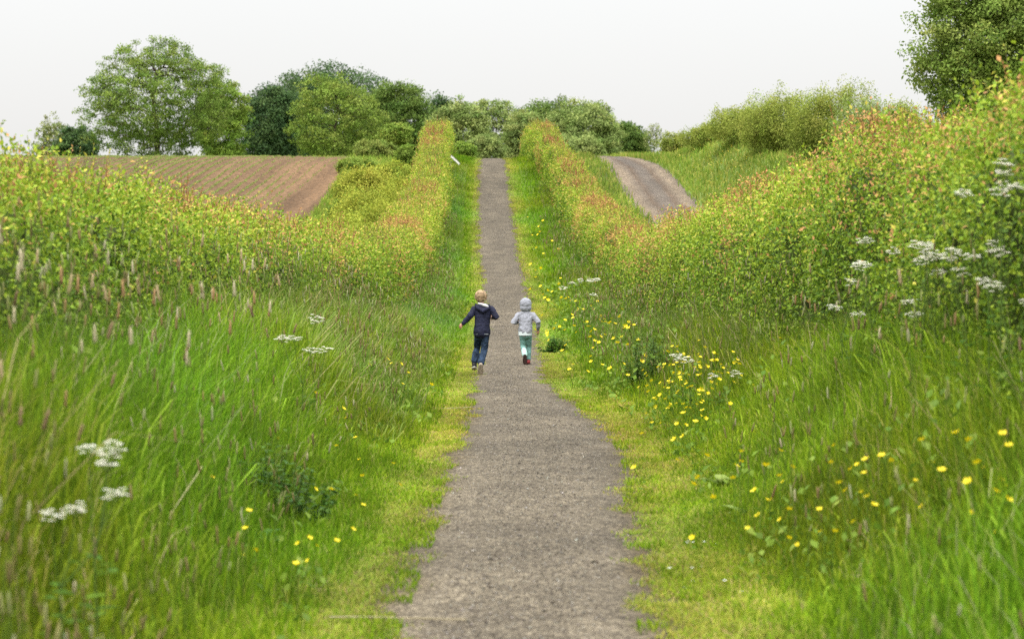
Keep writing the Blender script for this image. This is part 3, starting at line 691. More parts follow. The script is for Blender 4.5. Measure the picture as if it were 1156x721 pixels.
# cow parsley: stem with branches, several white umbels
def cow_parsley(x, y, h, n_umb, label, seed, sp=.35, us=.075):
    R = random.Random(seed); g = float(ground(x, y))
    r = tag(bpy.data.objects.new('cow_parsley', None), label, 'wildflower', 'cow parsley plants'); r.location = (x, y, g-.02); link(r)
    st = Bag(); fork = np.array([R.uniform(-.04, .04), R.uniform(-.04, .04), h*.55])
    c = np.array([.14, .22, .05])
    segs(st, np.array([[0, 0, 0.]]), fork[None], [.006], [.0045], c, 5)
    for k in range(n_umb):
        tip = np.array([R.uniform(-sp, sp), R.uniform(-sp, sp), h*R.uniform(.80, 1.0)])
        m = fork*.45+tip*.55+np.array([0, 0, -.05])
        segs(st, np.array([fork, m]), np.array([m, tip]), [.0035, .0028], [.0028, .002], c, 4)
        u = Bag(); nr = 12; tl = R.uniform(.1, .55)
        for q in range(nr):
            a = 2*PI*q/nr+R.uniform(-.2, .2); rr = us*R.uniform(.35, 1.0)
            e_ = tip+np.array([math.cos(a)*rr, math.sin(a)*rr*.85, .035-.25*rr+math.sin(a)*rr*tl+R.uniform(-.012, .012)])
            segs(u, tip[None], e_[None], [.0010], [.0008], c, 3)
            nn = 26; dd = rdir(nn); dd[:, 2] = np.abs(dd[:, 2])*.5
            leaves(u, e_+dd*.013*us/.075, norm(hdir(nn)+[0, 0, .2]), norm(rdir(nn)*.3+[0, 0, 1]), .015*us/.075, .013*us/.075, pick([(.86, .85, .76), (.80, .80, .66)], [3, 1], nn, .05))
        u.build('umbel', M['petal'], r)
    n = 26; t = rng.random(n)*.7
    P = fork[None]*t[:, None]/.55*.8; P[:, :2] += rng.normal(0, .03, (n, 2))
    leaves(st, P, norm(hdir(n)+[0, 0, .25]), norm(rdir(n)*.4+[0, 0, 1]), rng.uniform(.06, .13, n), rng.uniform(.025, .05, n), pick([(.08, .17, .025), (.12, .21, .03)], [1, 1], n))
    st.build('stem', M['grass'], r)
CP = [  # px, py of the highest bloom, distance, height handled from the ground
    (112, 488, 10.2, 4, 'blurred white cow parsley nearest the camera in the left grass'),
    (75, 528, 9.6, 3, 'low white cow parsley just left of the nearest blurred one'),
    (340, 352, 21, 3, 'white cow parsley standing over the grass before the left hedge'),
    (352, 368, 22.5, 2, 'shorter white cow parsley behind the tall left verge one'),
    (1118, 150, 15.5, 3, 'tallest white cow parsley against the right hedge near the frame edge'),
    (1096, 240, 16.5, 4, 'white cow parsley with wide heads midway up the near right hedge'),
    (1140, 262, 15, 4, 'white cow parsley at the right frame edge over the grass'),
    (1040, 272, 18, 5, 'white cow parsley in front of the right hedge, many flat heads'),
    (985, 262, 19.5, 3, 'white cow parsley left of the many headed one by the right hedge'),
    (1020, 318, 18.5, 2, 'short white cow parsley under the many headed one'),
    (962, 330, 20, 2, 'small white cow parsley at the foot of the right hedge hollow'),
    (668, 302, 47, 4, 'distant white cow parsley by the right hedge beyond the children'),
    (655, 318, 45, 4, 'distant lower white cow parsley nearer the path than its neighbour'),
    (780, 398, 27.5, 3, 'white cow parsley inside the yellow buttercup drift'),
    (812, 420, 26, 2, 'low white cow parsley at the right side of the buttercup drift'),
    (1062, 262, 17.2, 4, 'white cow parsley just right of the many headed one by the hedge'),
    (1128, 172, 15.2, 3, 'white cow parsley high on the right hedge, second from the top'),
    (1150, 305, 14.6, 2, 'half hidden white cow parsley low at the right frame edge'),
    (955, 290, 21, 3, 'white cow parsley furthest left along the near right hedge'),
]
for i, (px, py, d, nu, lab) in enumerate(CP):
    x = ptx(px, d); h = ptz(py, d)-float(ground(x, d))
    cow_parsley(x, d, h, nu, lab, i+3, sp=.16 if d < 30 else .3, us=.045 if d < 14 else .05+.0004*d)

# foxtail grasses that stand out one by one
fp = []
for (h, lean, colr) in ((.80, .05, (.44, .29, .15)), (.95, .12, (.50, .40, .24)), (.70, .20, (.30, .21, .13)), (.88, .03, (.58, .52, .36))):
    b = Bag(); a = np.array([0, 0, 0.]); m = np.array([lean*.25*h, 0, h*.5]); t = np.array([lean*h, 0, h])
    segs(b, np.array([a, m]), np.array([m, t]), [.0016, .0013], [.0013, .001], np.array([.16, .23, .05]), 4)
    leaves(b, np.array([m*.5]), np.array([[.7, .3, .8]]), np.array([[0, 1, .4]]), .16, .006, np.array([[.12, .24, .02]]))
    o = b.build('foxtail', M['grass']); tag(o, 'x', 'wild grass', kind='thing')
    f = Bag(); D = norm((t-m)[None])[0]; spindle(f, t[None], (t+D*.085)[None], [.0066], np.array(colr), 7)
    n = 60; u_ = rng.random(n); Q = t+D*.084*u_[:, None]; o_ = rdir(n); leaves(f, Q+o_*.006, norm(o_+D*1.2), norm(rdir(n)), .013, .002, pick([colr], [1], n, .3))
    f.build('seed_head', M['grass'], o); fp.append([o, False])
def foxtails(n, side, e0, e1, y0, y1, label, group, sc=1.0):
    for k in range(n):
        y = random.uniform(y0, y1); e_ = random.uniform(e0, e1); x = float(pathL(y))-e_ if side < 0 else float(pathR(y))+e_
        put(random.choice(fp), (x, y, float(ground(x, y))), random.uniform(0, 6.28), sc*random.uniform(.85, 1.25), label, group)
foxtails(50, -1, 1.3, 2.5, 8.5, 14, 'blurred foxtail grass with tan seed head near the camera on the left', 'near foxtails on the left', 1.05)
foxtails(75, -1, 1.2, 2.6, 14, 26, 'foxtail grass with brown seed head before the left hedge', 'foxtails before the left hedge', 1.1)
foxtails(55, 1, 1.5, 2.7, 15, 26, 'foxtail grass with purplish seed head before the right hedge', 'foxtails before the right hedge', 1.0)
foxtails(24, 1, 1.9, 2.6, 11, 15, 'foxtail grass with tan seed head in the near right corner', 'near foxtails on the right', 1.05)

# broad leaved docks and the dark nettle clump
def dock(x, y, s, label, n=9, pal=((.13, .23, .035), (.20, .28, .06))):
    g = float(ground(x, y)); r = tag(bpy.data.objects.new('dock_plant', None), label, 'plant', 'broad leaved docks'); r.location = (x, y, g); link(r)
    for k in range(n):
        b = Bag(); a = 2*PI*k/n+random.uniform(-.3, .3); L_ = s*random.uniform(.7, 1.1); el = random.uniform(.5, 1.1)
        o = np.array([math.cos(a), math.sin(a), 0]); t = np.array([-math.sin(a), math.cos(a), 0]); V = []; m = 8
        for q in range(m+1):
            f = q/m; w = .22*L_*math.sin(PI*min(f*1.05, 1))**.7*(1-.3*f)+.003
            c = o*L_*f*math.cos(el*(1-f*.6))+np.array([0, 0, 1])*(L_*f*math.sin(el)*(1-.45*f))
            z = np.array([0, 0, 1])*(.06*L_+.02*L_*math.sin(q*2.3))
            V += [c+t*w+z*(w/(.2*L_)), c, c-t*w+z*(w/(.2*L_))]
        F = [[3*q, 3*q+1, 3*q+4, 3*q+3] for q in range(m)]+[[3*q+1, 3*q+2, 3*q+5, 3*q+4] for q in range(m)]
        b.add(np.array(V), [np.array(F)], pick(pal, [1]*len(pal), 1)[0]); b.build('leaf', M['leaf'], r, smooth=True)
dock(ptx(822, 19.6), 19.6, .26, 'broad leaved dock with pale leaves below the buttercup drift')
dock(ptx(843, 17.4), 17.4, .22, 'smaller dock in the grass nearest the path on the right', 7)
dock(ptx(918, 23.5), 23.5, .36, 'large bright green dock near the foot of the right hedge', 10, ((.13, .30, .03), (.16, .33, .04)))
dock(ptx(935, 22.6), 22.6, .34, 'second large dock beside the large bright green dock', 8, ((.10, .24, .03), (.14, .29, .04)))
dock(ptx(280, 15.5), 15.5, .28, 'dark dock low in the left verge grass', 9, ((.07, .16, .025), (.10, .2, .03)))
def weed_clump(name, label, x, y, rx, h, n, pal, ls):
    g = float(ground(x, y)); r = tag(bpy.data.objects.new(name, None), label, 'plant'); r.location = (x, y, g); link(r)
    st = Bag(); b = Bag(); m = 26
    Bp = np.stack([rng.normal(0, rx*.4, m), rng.normal(0, rx*.5, m), np.zeros(m)], 1); T_ = Bp*1.35+np.array([0, 0, 1])*(h*rng.uniform(.65, 1.05, m)*np.exp(-(Bp[:, 0]/rx)**2))[:, None]
    segs(st, Bp, T_, .003, .002, np.array([.09, .13, .04]), 4)
    i = rng.integers(0, m, n); f = rng.uniform(.15, 1, n); P = Bp[i]+(T_[i]-Bp[i])*f[:, None]
    leaves(b, P, norm(hdir(n)+[0, 0, -.1]), norm(rdir(n)*.5+[0, 0, 1]), ls*rng.uniform(.7, 1.3, n)*(1.3-.6*f), ls*.5*(1.3-.6*f), pick(pal, [1]*len(pal), n))
    st.build('stem', M['grass'], r); b.build('foliage', M['leaf'], r)
weed_clump('nettle_clump', 'dark green nettle clump leaning toward the path left of the buttercup drift', ptx(735, 34), 34, .30, .72, 1500, ((.065, .13, .022), (.09, .17, .025), (.12, .2, .03)), .06)
weed_clump('nettle_clump', 'dark green leafy clump behind the right hand child on the verge', ptx(628, 47), 47, .22, .30, 500, ((.06, .14, .025), (.08, .18, .02)), .08)
weed_clump('nettle_clump', 'dark leafy clump low at the foot of the near left verge grass', ptx(300, 17), 17, .35, .50, 900, ((.05, .12, .02), (.08, .16, .025)), .06)

# dry stalks lying on the path edge
def stalk(x0, y0, x1, y1, label):
    b = Bag(); n = 6; P = []
    for k in range(n+1):
        f = k/n; x = x0+(x1-x0)*f; y = y0+(y1-y0)*f+.02*math.sin(f*5); P.append((x, y, float(max(ground(x, y), prof(y)+.035))+.012))
    P = np.array(P)-np.array(P[0]); segs(b, P[:-1], P[1:], .004, .0035, np.array([.50, .44, .30]), 5)
    z = float(max(ground(x0, y0), prof(y0)+.035))+.012
    tag(b.build('dry_stalk', M['grass'], loc=(x0, y0, z)), label, 'stalk')
stalk(-.82, 12.75, -.20, 12.68, 'bleached dry grass stalk lying across the left path edge at the frame bottom')
stalk(-.90, 31.0, -.45, 31.4, 'pale dry stalk lying on the grass behind the left child')
# tilted white rail at the left hedge near the crest
r = tag(bpy.data.objects.new('broken_fence_rail', None), 'tilted white and grey wooden rail sticking out of the far left hedge', 'fence rail')
fx_, fd_ = ptx(514, 111), 111.0; r.location = (fx_, fd_, float(ground(fx_, fd_))); link(r)
def boxbm(name, sx, sy, sz, loc, rot, mat, parent, bev=.006):
    bm = bmesh.new(); bmesh.ops.create_cube(bm, size=1); bmesh.ops.scale(bm, vec=(sx, sy, sz), verts=bm.verts)
    bmesh.ops.bevel(bm, geom=bm.edges[:], offset=bev, segments=2, affect='EDGES')
    me = bpy.data.meshes.new(name); bm.to_mesh(me); bm.free(); me.materials.append(mat)
    o = bpy.data.objects.new(name, me); o.location = loc; o.rotation_euler = rot; return link(o, parent)
white = plain_mat('white_paint', (.75, .75, .72), .6, .3, 20, .08); greyw = plain_mat('weathered_wood', (.12, .11, .10), .85, .2, 15, .3)
gz = .70
boxbm('rail', .46, .03, .07, (.0, 0, gz-.04), (0, .75, 0), white, r)
boxbm('rail', .40, .03, .06, (-.03, .05, gz+.03), (0, .72, 0), greyw, r)
boxbm('post', .08, .08, .9, (-.2, .07, .40), (0, .08, 0), greyw, r)

# ------------------------------------------------------------------ the two children
def tube_pts(bm, pts, rads, n=14, flat=None):
    """closed tapered tube along points with rounded ends; rads (rx, ry) pairs or scalars. Sideways axis = X"""
    pts = [Vector(p) for p in pts]; rads = [(r, r) if not isinstance(r, tuple) else r for r in rads]
    # round the ends
    def extra(p, q, r, s):
        out = []
        d = (p-q).normalized()
        for f in ((.5, .87), (.85, .53)):
            out.append((p+d*min(r)*f[0], (r[0]*f[1], r[1]*f[1])))
        return out
    seq = [(p, r) for p, r in zip(pts, rads)]
    a = extra(pts[0], pts[1], rads[0], 0)[::-1]; z = extra(pts[-1], pts[-2], rads[-1], 1)
    seq = a+seq+z; rings = []
    for i, (p, r) in enumerate(seq):
        q0 = seq[max(i-1, 0)][0]; q1 = seq[min(i+1, len(seq)-1)][0]; t = (q1-q0).normalized()
        ref = Vector((0, 1, 0)) if abs(t.y) < .8 else Vector((0, 0, 1))
        u = t.cross(ref).normalized(); v = t.cross(u).normalized()
        rings.append([bm.verts.new(p+u*(math.cos(2*PI*k/n)*r[0])+v*(math.sin(2*PI*k/n)*r[1])) for k in range(n)])
    for A_, B_ in zip(rings[:-1], rings[1:]):
        for k in range(n): bm.faces.new((A_[k], A_[(k+1) % n], B_[(k+1) % n], B_[k]))
    bm.faces.new(rings[0][::-1]); bm.faces.new(rings[-1])
def ell(bm, c, r, rot=None, seg=20):
    m = Matrix.Translation(c) @ (rot or Matrix.Identity(4)) @ Matrix.Diagonal((*r, 1))
    bmesh.ops.create_uvsphere(bm, u_segments=seg, v_segments=seg//2, radius=1, matrix=m)
def finish(name, bm, mat, parent, vox=.006, smooth=4, disp=0, dscale=.05):
    bmesh.ops.recalc_face_normals(bm, faces=bm.faces[:])
    me = bpy.data.meshes.new(name); bm.to_mesh(me); bm.free(); me.materials.append(mat)
    o = bpy.data.objects.new(name, me); link(o, parent)
    if vox:
        r = o.modifiers.new('r', 'REMESH'); r.mode = 'VOXEL'; r.voxel_size = vox; r.use_smooth_shade = True
        s = o.modifiers.new('s', 'SMOOTH'); s.factor = .5; s.iterations = smooth
    if disp:
        t = bpy.data.textures.new(name, 'CLOUDS'); t.noise_scale = dscale; t.noise_depth = 2
        d = o.modifiers.new('d', 'DISPLACE'); d.texture = t; d.strength = disp; d.mid_level = .5; d.texture_coords = 'LOCAL'
    return o
def ring(bm, a, b, rx, ry, n=28):
    A_ = [bm.verts.new(a+Vector((rx*math.cos(2*PI*k/n), ry*math.sin(2*PI*k/n), 0))) for k in range(n)]
    B_ = [bm.verts.new(b+Vector((rx*math.cos(2*PI*k/n), ry*math.sin(2*PI*k/n), 0))) for k in range(n)]
    for k in range(n): bm.faces.new((A_[k], A_[(k+1) % n], B_[(k+1) % n], B_[k]))
    bm.faces.new(A_[::-1]); bm.faces.new(B_)
def hand(bm, wrist, direc, palm_n, s):
    """palm and five separate curled fingers"""
    w = Vector(wrist); d = Vector(direc).normalized(); nn = Vector(palm_n).normalized(); side = d.cross(nn).normalized(); nn = side.cross(d).normalized()
    tube_pts(bm, [w-d*.02*s, w+d*.02*s, w+d*.052*s], [.019*s, (.024*s, .019*s), (.027*s, .016*s)], 10)
    for k, (o, l) in enumerate(((-.021, .042), (-.007, .049), (.007, .046), (.020, .036))):
        p = w+d*.05*s+side*o*s
        a = p+d*l*.45*s+nn*.004*s+side*o*.15*s; b_ = a+d*l*.28*s+nn*l*.30*s; c = b_+nn*l*.30*s+d*l*.02*s
        tube_pts(bm, [p, a, b_, c], [.0062*s, .0060*s, .0055*s, .0048*s], 8)
    p = w+d*.018*s+side*-.022*s; a = p+d*.020*s-side*.018*s+nn*.008*s; b_ = a+d*.020*s-side*.004*s+nn*.012*s
    tube_pts(bm, [p, a, b_], [.0075*s, .0070*s, .0058*s], 8)
skin = plain_mat('skin', (.50, .27, .19), .5, .35, 30, .06)
hairm = plain_mat('blond_hair', (.31, .215, .125), .7, .25, 28, .45, .3, 60)
navy = plain_mat('navy_coat', (.012, .014, .035), .8, .25, 14, .35, .5, 40)
lining = plain_mat('cream_lining', (.62, .62, .62), .9, .1, 40, .12, .4, 90)
denim = plain_mat('denim', (.022, .04, .075), .85, .2, 18, .55, .5, 40)
trim = plain_mat('hem_dots', (.45, .5, .52), .8, .2, 60, .4)
greyh = plain_mat('grey_marl', (.27, .28, .32), .95, .08, 30, .18, .35, 35)
teal = plain_mat('teal_trousers', (.155, .30, .28), .9, .12, 22, .18, .4, 50)
tealp = plain_mat('pale_teal', (.42, .62, .58), .9, .12, 20, .1)
shirtm = plain_mat('white_shirt', (.62, .70, .72), .9, .1, 20, .05)
rubber_w = plain_mat('white_rubber', (.60, .60, .58), .6, .3, 20, .12)
rubber_t = plain_mat('tan_rubber', (.33, .28, .22), .8, .2, 40, .3, .5, 80)
blackl = plain_mat('black_canvas', (.015, .015, .018), .6, .3, 20, .3)
rubber_b = plain_mat('brown_rubber', (.05, .03, .025), .8, .2, 40, .4, .5, 80)
redl = plain_mat('red_canvas', (.30, .04, .045), .6, .3, 20, .2)
eyew = plain_mat('eye_white', (.75, .75, .72), .2, .5, 5, .02); iris = plain_mat('eye_iris', (.05, .08, .12), .15, .5, 5, .02)
lipm = plain_mat('lips', (.42, .13, .12), .5, .3, 20, .05)
def V3(*a): return Vector(a)
def head(bm, c, r, yaw, tilt):
    """skull, jaw, nose, ears in one body; faces +Y turned by yaw"""
    Rm = Matrix.Rotation(yaw, 4, 'Z') @ Matrix.Rotation(tilt, 4, 'X')
    def q(x, y, z): return Vector(c)+(Rm @ Vector((x*r, y*r, z*r)))
    ell(bm, q(0, -.12, .18), (r*.92, r*1.06, r*.98), Rm)
    ell(bm, q(0, .22, -.35), (r*.68, r*.70, r*.72), Rm)
    ell(bm, q(0, .50, -.72), (r*.30, r*.28, r*.25), Rm)
    ell(bm, q(0, .98, -.22), (r*.13, r*.18, r*.20), Rm)
    for s in (-1, 1):
        ell(bm, q(s*.94, -.05, -.12), (r*.09, r*.2, r*.28), Rm)
        ell(bm, q(s*.42, .66, -.38), (r*.28, r*.22, r*.25), Rm)
    return q, Rm
def face_bits(q, Rm, r, root):
    for s in (-1, 1):
        bm = bmesh.new(); ell(bm, q(s*.34, .84, -.02), (r*.15, r*.09, r*.10), Rm, 12); o = finish('eye', bm, eyew, root, 0)
        bm = bmesh.new(); ell(bm, q(s*.34, .905, -.02), (r*.07, r*.04, r*.07), Rm, 10); finish('iris', bm, iris, o, 0)
    bm = bmesh.new(); ell(bm, q(0, .88, -.56), (r*.24, r*.07, r*.07), Rm, 12); finish('mouth', bm, lipm, root, 0)
def shoe(root, ankle, heel_dir_toe, up, s, upper, sole, label=None):
    """a shoe from heel to toe along heel_dir_toe, up = direction of the ankle opening"""
    a = Vector(ankle); f = Vector(heel_dir_toe).normalized(); u = Vector(up).normalized(); side = f.cross(u).normalized(); u = side.cross(f).normalized()
    def p(x, y, z): return a+side*(x*s)+f*(y*s)+u*(z*s)
    bm = bmesh.new()
    tube_pts(bm, [p(0, 0, .02), p(0, .0, -.02), p(0, .005, -.042)], [.034*s, .037*s, .036*s], 14)
    tube_pts(bm, [p(0, -.02, -.048), p(0, .03, -.045), p(0, .075, -.055), p(.004, .12, -.062)], [.032*s, .036*s, .036*s, .030*s], 14)
    o = finish('shoe', bm, upper, root, .006, 4)
    bm = bmesh.new(); n = 22; top = []; bot = []
    for k in range(n):
        t = 2*PI*k/n; y = .048+.098*math.cos(t); w = (.034+.008*math.sin((y)*16))*math.sin(t)
        top.append(bm.verts.new(p(w*1.04, y, -.066))); bot.append(bm.verts.new(p(w, y, -.088)))
    for k in range(n): bm.faces.new((top[k], top[(k+1) % n], bot[(k+1) % n], bot[k]))
    bm.faces.new(top); bm.faces.new(bot[::-1])
    bmesh.ops.recalc_face_normals(bm, faces=bm.faces[:])
    bmesh.ops.bevel(bm, geom=[e_ for e_ in bm.edges if len(e_.link_faces) == 2 and max(len(f_.verts) for f_ in e_.link_faces) > 4], offset=.004*s, segments=2, affect='EDGES')
    finish('sole', bm, sole, o, 0)
    if label: o['label'] = label
    return o

# ---- left child: navy coat, jeans
def child_a(x, y):
    z = float(prof(y))+.03
    root = bpy.data.objects.new('person', None); root.location = (x, y, z); link(root)
    tag(root, 'fair haired child in navy hooded coat and dark jeans running away on the path', 'person')
    hipL, kneL, ankL = V3(-.048, 0, .57), V3(-.072, .13, .37), V3(-.112, .04, .165)
    hipR, kneR, ankR = V3(.048, -.01, .57), V3(.030, .00, .345), V3(-.020, -.13, .150)
    pel, wai, che, nek = V3(0, 0, .58), V3(0, .02, .68), V3(.015, .06, .86), V3(.002, .085, .98)
    shL, elL, wrL = V3(-.105, .06, .925), V3(-.175, -.02, .815), V3(-.272, -.03, .715)
    shR, elR, wrR = V3(.125, .06, .925), V3(.205, -.03, .805), V3(.155, .13, .800)
    hc = V3(-.022, .11, 1.085); hr = .083
    bm = bmesh.new()
    tube_pts(bm, [pel, wai, che, V3(.01, .07, .93)], [(.085, .062), (.078, .06), (.098, .066), (.07, .05)], 16)
    tube_pts(bm, [V3(.01, .07, .92), hc-V3(0, .01, .05)], [.037, .036], 12)
    for a_, b_, c_, r in ((shL, elL, wrL, .030), (shR, elR, wrR, .030)): tube_pts(bm, [a_, a_.lerp(b_, .5), b_, b_.lerp(c_, .4), c_], [r, r*.95, r*.8, r*.82, r*.55], 12)
    tube_pts(bm, [V3(-.06, .07, .92), shL], [.04, .032], 10); tube_pts(bm, [V3(.08, .07, .92), shR], [.04, .032], 10)
    for a_, b_, c_ in ((hipL, kneL, ankL), (hipR, kneR, ankR)): tube_pts(bm, [a_, a_.lerp(b_, .5), b_, b_.lerp(c_, .35), c_], [.046, .042, .034, .034, .026], 12)
    tube_pts(bm, [ankL, ankL+V3(0, .02, -.045), ankL+V3(0, .10, -.065)], [.026, .028, .022], 10)
    tube_pts(bm, [ankR, ankR+V3(.0, -.02, -.045), ankR+V3(0, .03, -.12)], [.026, .028, .022], 10)
    hand(bm, wrL, (wrL-elL)+V3(0, .02, -.02), (.3, .6, -.4), .95); hand(bm, wrR, (wrR-elR), (-1, 0, .1), .95)
    q, Rm = head(bm, hc, hr, .06, -.05)
    finish('body', bm, skin, root, .0045, 3)
    face_bits(q, Rm, hr, root)
    # hair: cap over skull, short layered
    bm = bmesh.new(); ell(bm, q(0, -.16, .24), (hr*1.03, hr*1.13, hr*1.03), Rm, 24)
    ell(bm, q(0, -.42, -.22), (hr*.82, hr*.74, hr*.62), Rm, 18); ell(bm, q(.05, .62, .62), (hr*.62, hr*.35, hr*.32), Rm)
    for s in (-1, 1): ell(bm, q(s*.82, -.05, .25), (hr*.2, hr*.5, hr*.5), Rm)
    ell(bm, q(0, -.62, -.45), (hr*.55, hr*.40, hr*.42), Rm, 14)
    finish('hair', bm, hairm, root, .005, 2, .02, .03)
    # coat
    bm = bmesh.new()
    tube_pts(bm, [V3(-.004, -.005, .585), V3(-.002, .0, .62), V3(0, .02, .72), V3(.012, .05, .86), V3(.008, .075, .945)],
             [(.124, .098), (.120, .096), (.108, .090), (.120, .088), (.075, .06)], 22)
    for a_, b_, c_, l in ((shL, elL, wrL, .92), (shR, elR, wrR, .92)):
        tube_pts(bm, [a_.lerp(V3(.01, .07, .9), .35), a_, a_.lerp(b_, .5), b_, b_.lerp(c_, .5), b_.lerp(c_, l)], [.050, .052, .047, .043, .038, .032], 14)
    tube_pts(bm, [V3(-.09, .06, .925), V3(.01, .06, .955), V3(.11, .06, .925)], [.045, .05, .045], 12)
    coat = finish('coat', bm, navy, root, .007, 5, .022, .06)
    # hood lying on the back, with its cream lining
    bm = bmesh.new()
    tube_pts(bm, [V3(-.085, .03, .975), V3(-.055, -.02, .925), V3(.012, -.045, .885), V3(.078, -.02, .925), V3(.095, .03, .97)], [(.020, .03), (.03, .04), (.036, .048), (.03, .04), (.02, .03)], 14)
    tube_pts(bm, [V3(-.03, .0, .96), V3(.012, -.03, .90), V3(.05, .0, .95)], [(.03, .04), (.04, .04), (.03, .04)], 12)
    finish('hood', bm, navy, coat, .006, 4, .010, .04)
    bm = bmesh.new()
    tube_pts(bm, [V3(-.05, .02, .998), V3(.0, -.015, .985), V3(.052, -.030, .968), V3(.085, -.018, .945)], [(.012, .02), (.016, .022), (.024, .026), (.016, .02)], 12)
    finish('hood_lining', bm, lining, coat, .005, 3, .006, .03)
    # dotted hem showing under the coat: small patches around the back
    bm = bmesh.new()
    for k in range(15):
        a = PI+PI*(k+.5)/15; px_, py_ = .110*math.cos(a)-.004, .088*math.sin(a)-.005
        m = Matrix.Translation((px_, py_, .568)) @ Matrix.Rotation(a, 4, 'Z') @ Matrix.Diagonal((.004, .006+.004*(k % 2), .006, 1)); bmesh.ops.create_cube(bm, size=1.6, matrix=m)
    ring(bm, V3(-.004, -.005, .566), V3(-.004, -.005, .60), .108, .086)
    finish('shirt_hem', bm, trim, coat, 0)
    # jeans
    bm = bmesh.new()
    tube_pts(bm, [V3(0, 0, .62), V3(0, 0, .555)], [(.09, .075), (.095, .08)], 18)
    for a_, b_, c_ in ((hipL, kneL, ankL), (hipR, kneR, ankR)):
        e_ = b_.lerp(c_, .92)
        tube_pts(bm, [a_, a_.lerp(b_, .5), b_, b_.lerp(c_, .45), e_], [.060, .056, .048, .050, .050], 14)
    finish('jeans', bm, denim, root, .0065, 4, .02, .05)
    shoe(root, ankL, (0, 1, -.28), (0, .28, 1), .95, blackl, rubber_w, 'black shoe with white sole')
    shoe(root, ankR+V3(0, .0, -.01), (-.04, .42, -.9), (0, .9, .42), .98, rubber_t, rubber_t, 'pale tan shoe with its sole turned to the camera')
    return root
def child_b(x, y):
    z = float(prof(y))+.03
    root = bpy.data.objects.new('person', None); root.location = (x, y, z); link(root)
    tag(root, 'smaller child in grey hooded top, hood up, and teal trousers running away', 'person')
    hipL, kneL, ankL = V3(-.045, 0, .47), V3(-.038, .03, .285), V3(-.012, -.12, .135)
    hipR, kneR, ankR = V3(.042, 0, .47), V3(.050, .07, .27), V3(.042, .03, .080)
    pel, wai, che = V3(-.005, 0, .48), V3(-.003, .02, .57), V3(0, .05, .71)
    shL, elL, wrL = V3(-.105, .05, .755), V3(-.190, -.04, .640), V3(-.125, .12, .640)
    shR, elR, wrR = V3(.105, .05, .755), V3(.192, -.02, .645), V3(.188, .05, .530)
    hc = V3(.0, .085, .905); hr = .080
    bm = bmesh.new()
    tube_pts(bm, [pel, wai, che, V3(0, .06, .77)], [(.080, .060), (.072, .058), (.090, .062), (.06, .045)], 16)
    tube_pts(bm, [V3(0, .06, .76), hc-V3(0, .01, .05)], [.034, .034], 12)
    for a_, b_, c_, r in ((shL, elL, wrL, .028), (shR, elR, wrR, .028)): tube_pts(bm, [a_, a_.lerp(b_, .5), b_, b_.lerp(c_, .4), c_], [r, r*.95, r*.8, r*.82, r*.55], 12)
    tube_pts(bm, [V3(-.06, .06, .76), shL], [.036, .03], 10); tube_pts(bm, [V3(.06, .06, .76), shR], [.036, .03], 10)
    for a_, b_, c_ in ((hipL, kneL, ankL), (hipR, kneR, ankR)): tube_pts(bm, [a_, a_.lerp(b_, .5), b_, b_.lerp(c_, .35), c_], [.040, .037, .030, .031, .024], 12)
    tube_pts(bm, [ankR, ankR+V3(0, .01, -.035), ankR+V3(0, .08, -.05)], [.024, .026, .02], 10)
    tube_pts(bm, [ankL, ankL+V3(.0, -.02, -.03), ankL+V3(0, .02, -.10)], [.024, .026, .02], 10)
    hand(bm, wrR, V3(.0, .02, -.1), (-.7, .7, 0), .9); hand(bm, wrL, (wrL-elL), (1, 0, .1), .9)
    q, Rm = head(bm, hc, hr, 0, -.05)
    finish('body', bm, skin, root, .0045, 3); face_bits(q, Rm, hr, root)
    bm = bmesh.new(); ell(bm, q(0, .55, .50), (hr*.72, hr*.36, hr*.42), Rm); finish('hair', bm, hairm, root, .006, 3, .01, .02)
    bm = bmesh.new()
    tube_pts(bm, [V3(-.008, -.005, .485), V3(-.006, 0, .52), V3(-.002, .02, .60), V3(0, .045, .71), V3(0, .06, .775)],
             [(.104, .084), (.110, .088), (.100, .084), (.112, .084), (.07, .055)], 22)
    for a_, b_, c_, l in ((shL, elL, wrL, .93), (shR, elR, wrR, .93)):
        tube_pts(bm, [a_.lerp(V3(0, .06, .73), .35), a_, a_.lerp(b_, .5), b_, b_.lerp(c_, .5), b_.lerp(c_, l)], [.046, .048, .043, .040, .035, .029], 14)
    tube_pts(bm, [V3(-.085, .05, .755), V3(0, .05, .785), V3(.085, .05, .755)], [.042, .045, .042], 12)
    top = finish('hooded_top', bm, greyh, root, .0065, 5, .022, .05)
    # raised hood: shell around head with a slightly peaked back
    bm = bmesh.new(); ell(bm, q(0, -.16, .12), (hr*1.14, hr*1.18, hr*1.24), Rm, 24); ell(bm, q(0, -.32, -.60), (hr*1.12, hr*1.0, hr*.80), Rm, 18)
    ell(bm, q(0, -.55, .62), (hr*.55, hr*.70, hr*.70), Rm, 16)
    h_ = finish('hood', bm, greyh, top, .0065, 4, .016, .045)
    bm = bmesh.new(); ring(bm, V3(-.008, -.005, .446), V3(-.008, -.005, .50), .101, .081); finish('shirt_hem', bm, shirtm, root, 0)
    bm = bmesh.new()
    tube_pts(bm, [V3(-.004, 0, .52), V3(-.004, 0, .455)], [(.085, .07), (.090, .076)], 18)
    for a_, b_, c_, k in ((hipL, kneL, ankL, .60), (hipR, kneR, ankR, .95)):
        tube_pts(bm, [a_, a_.lerp(b_, .5), b_, b_.lerp(c_, .35), b_.lerp(c_, k)], [.055, .050, .041, .040, .036], 14)
    tr_ = finish('trousers', bm, teal, root, .006, 4, .016, .045)
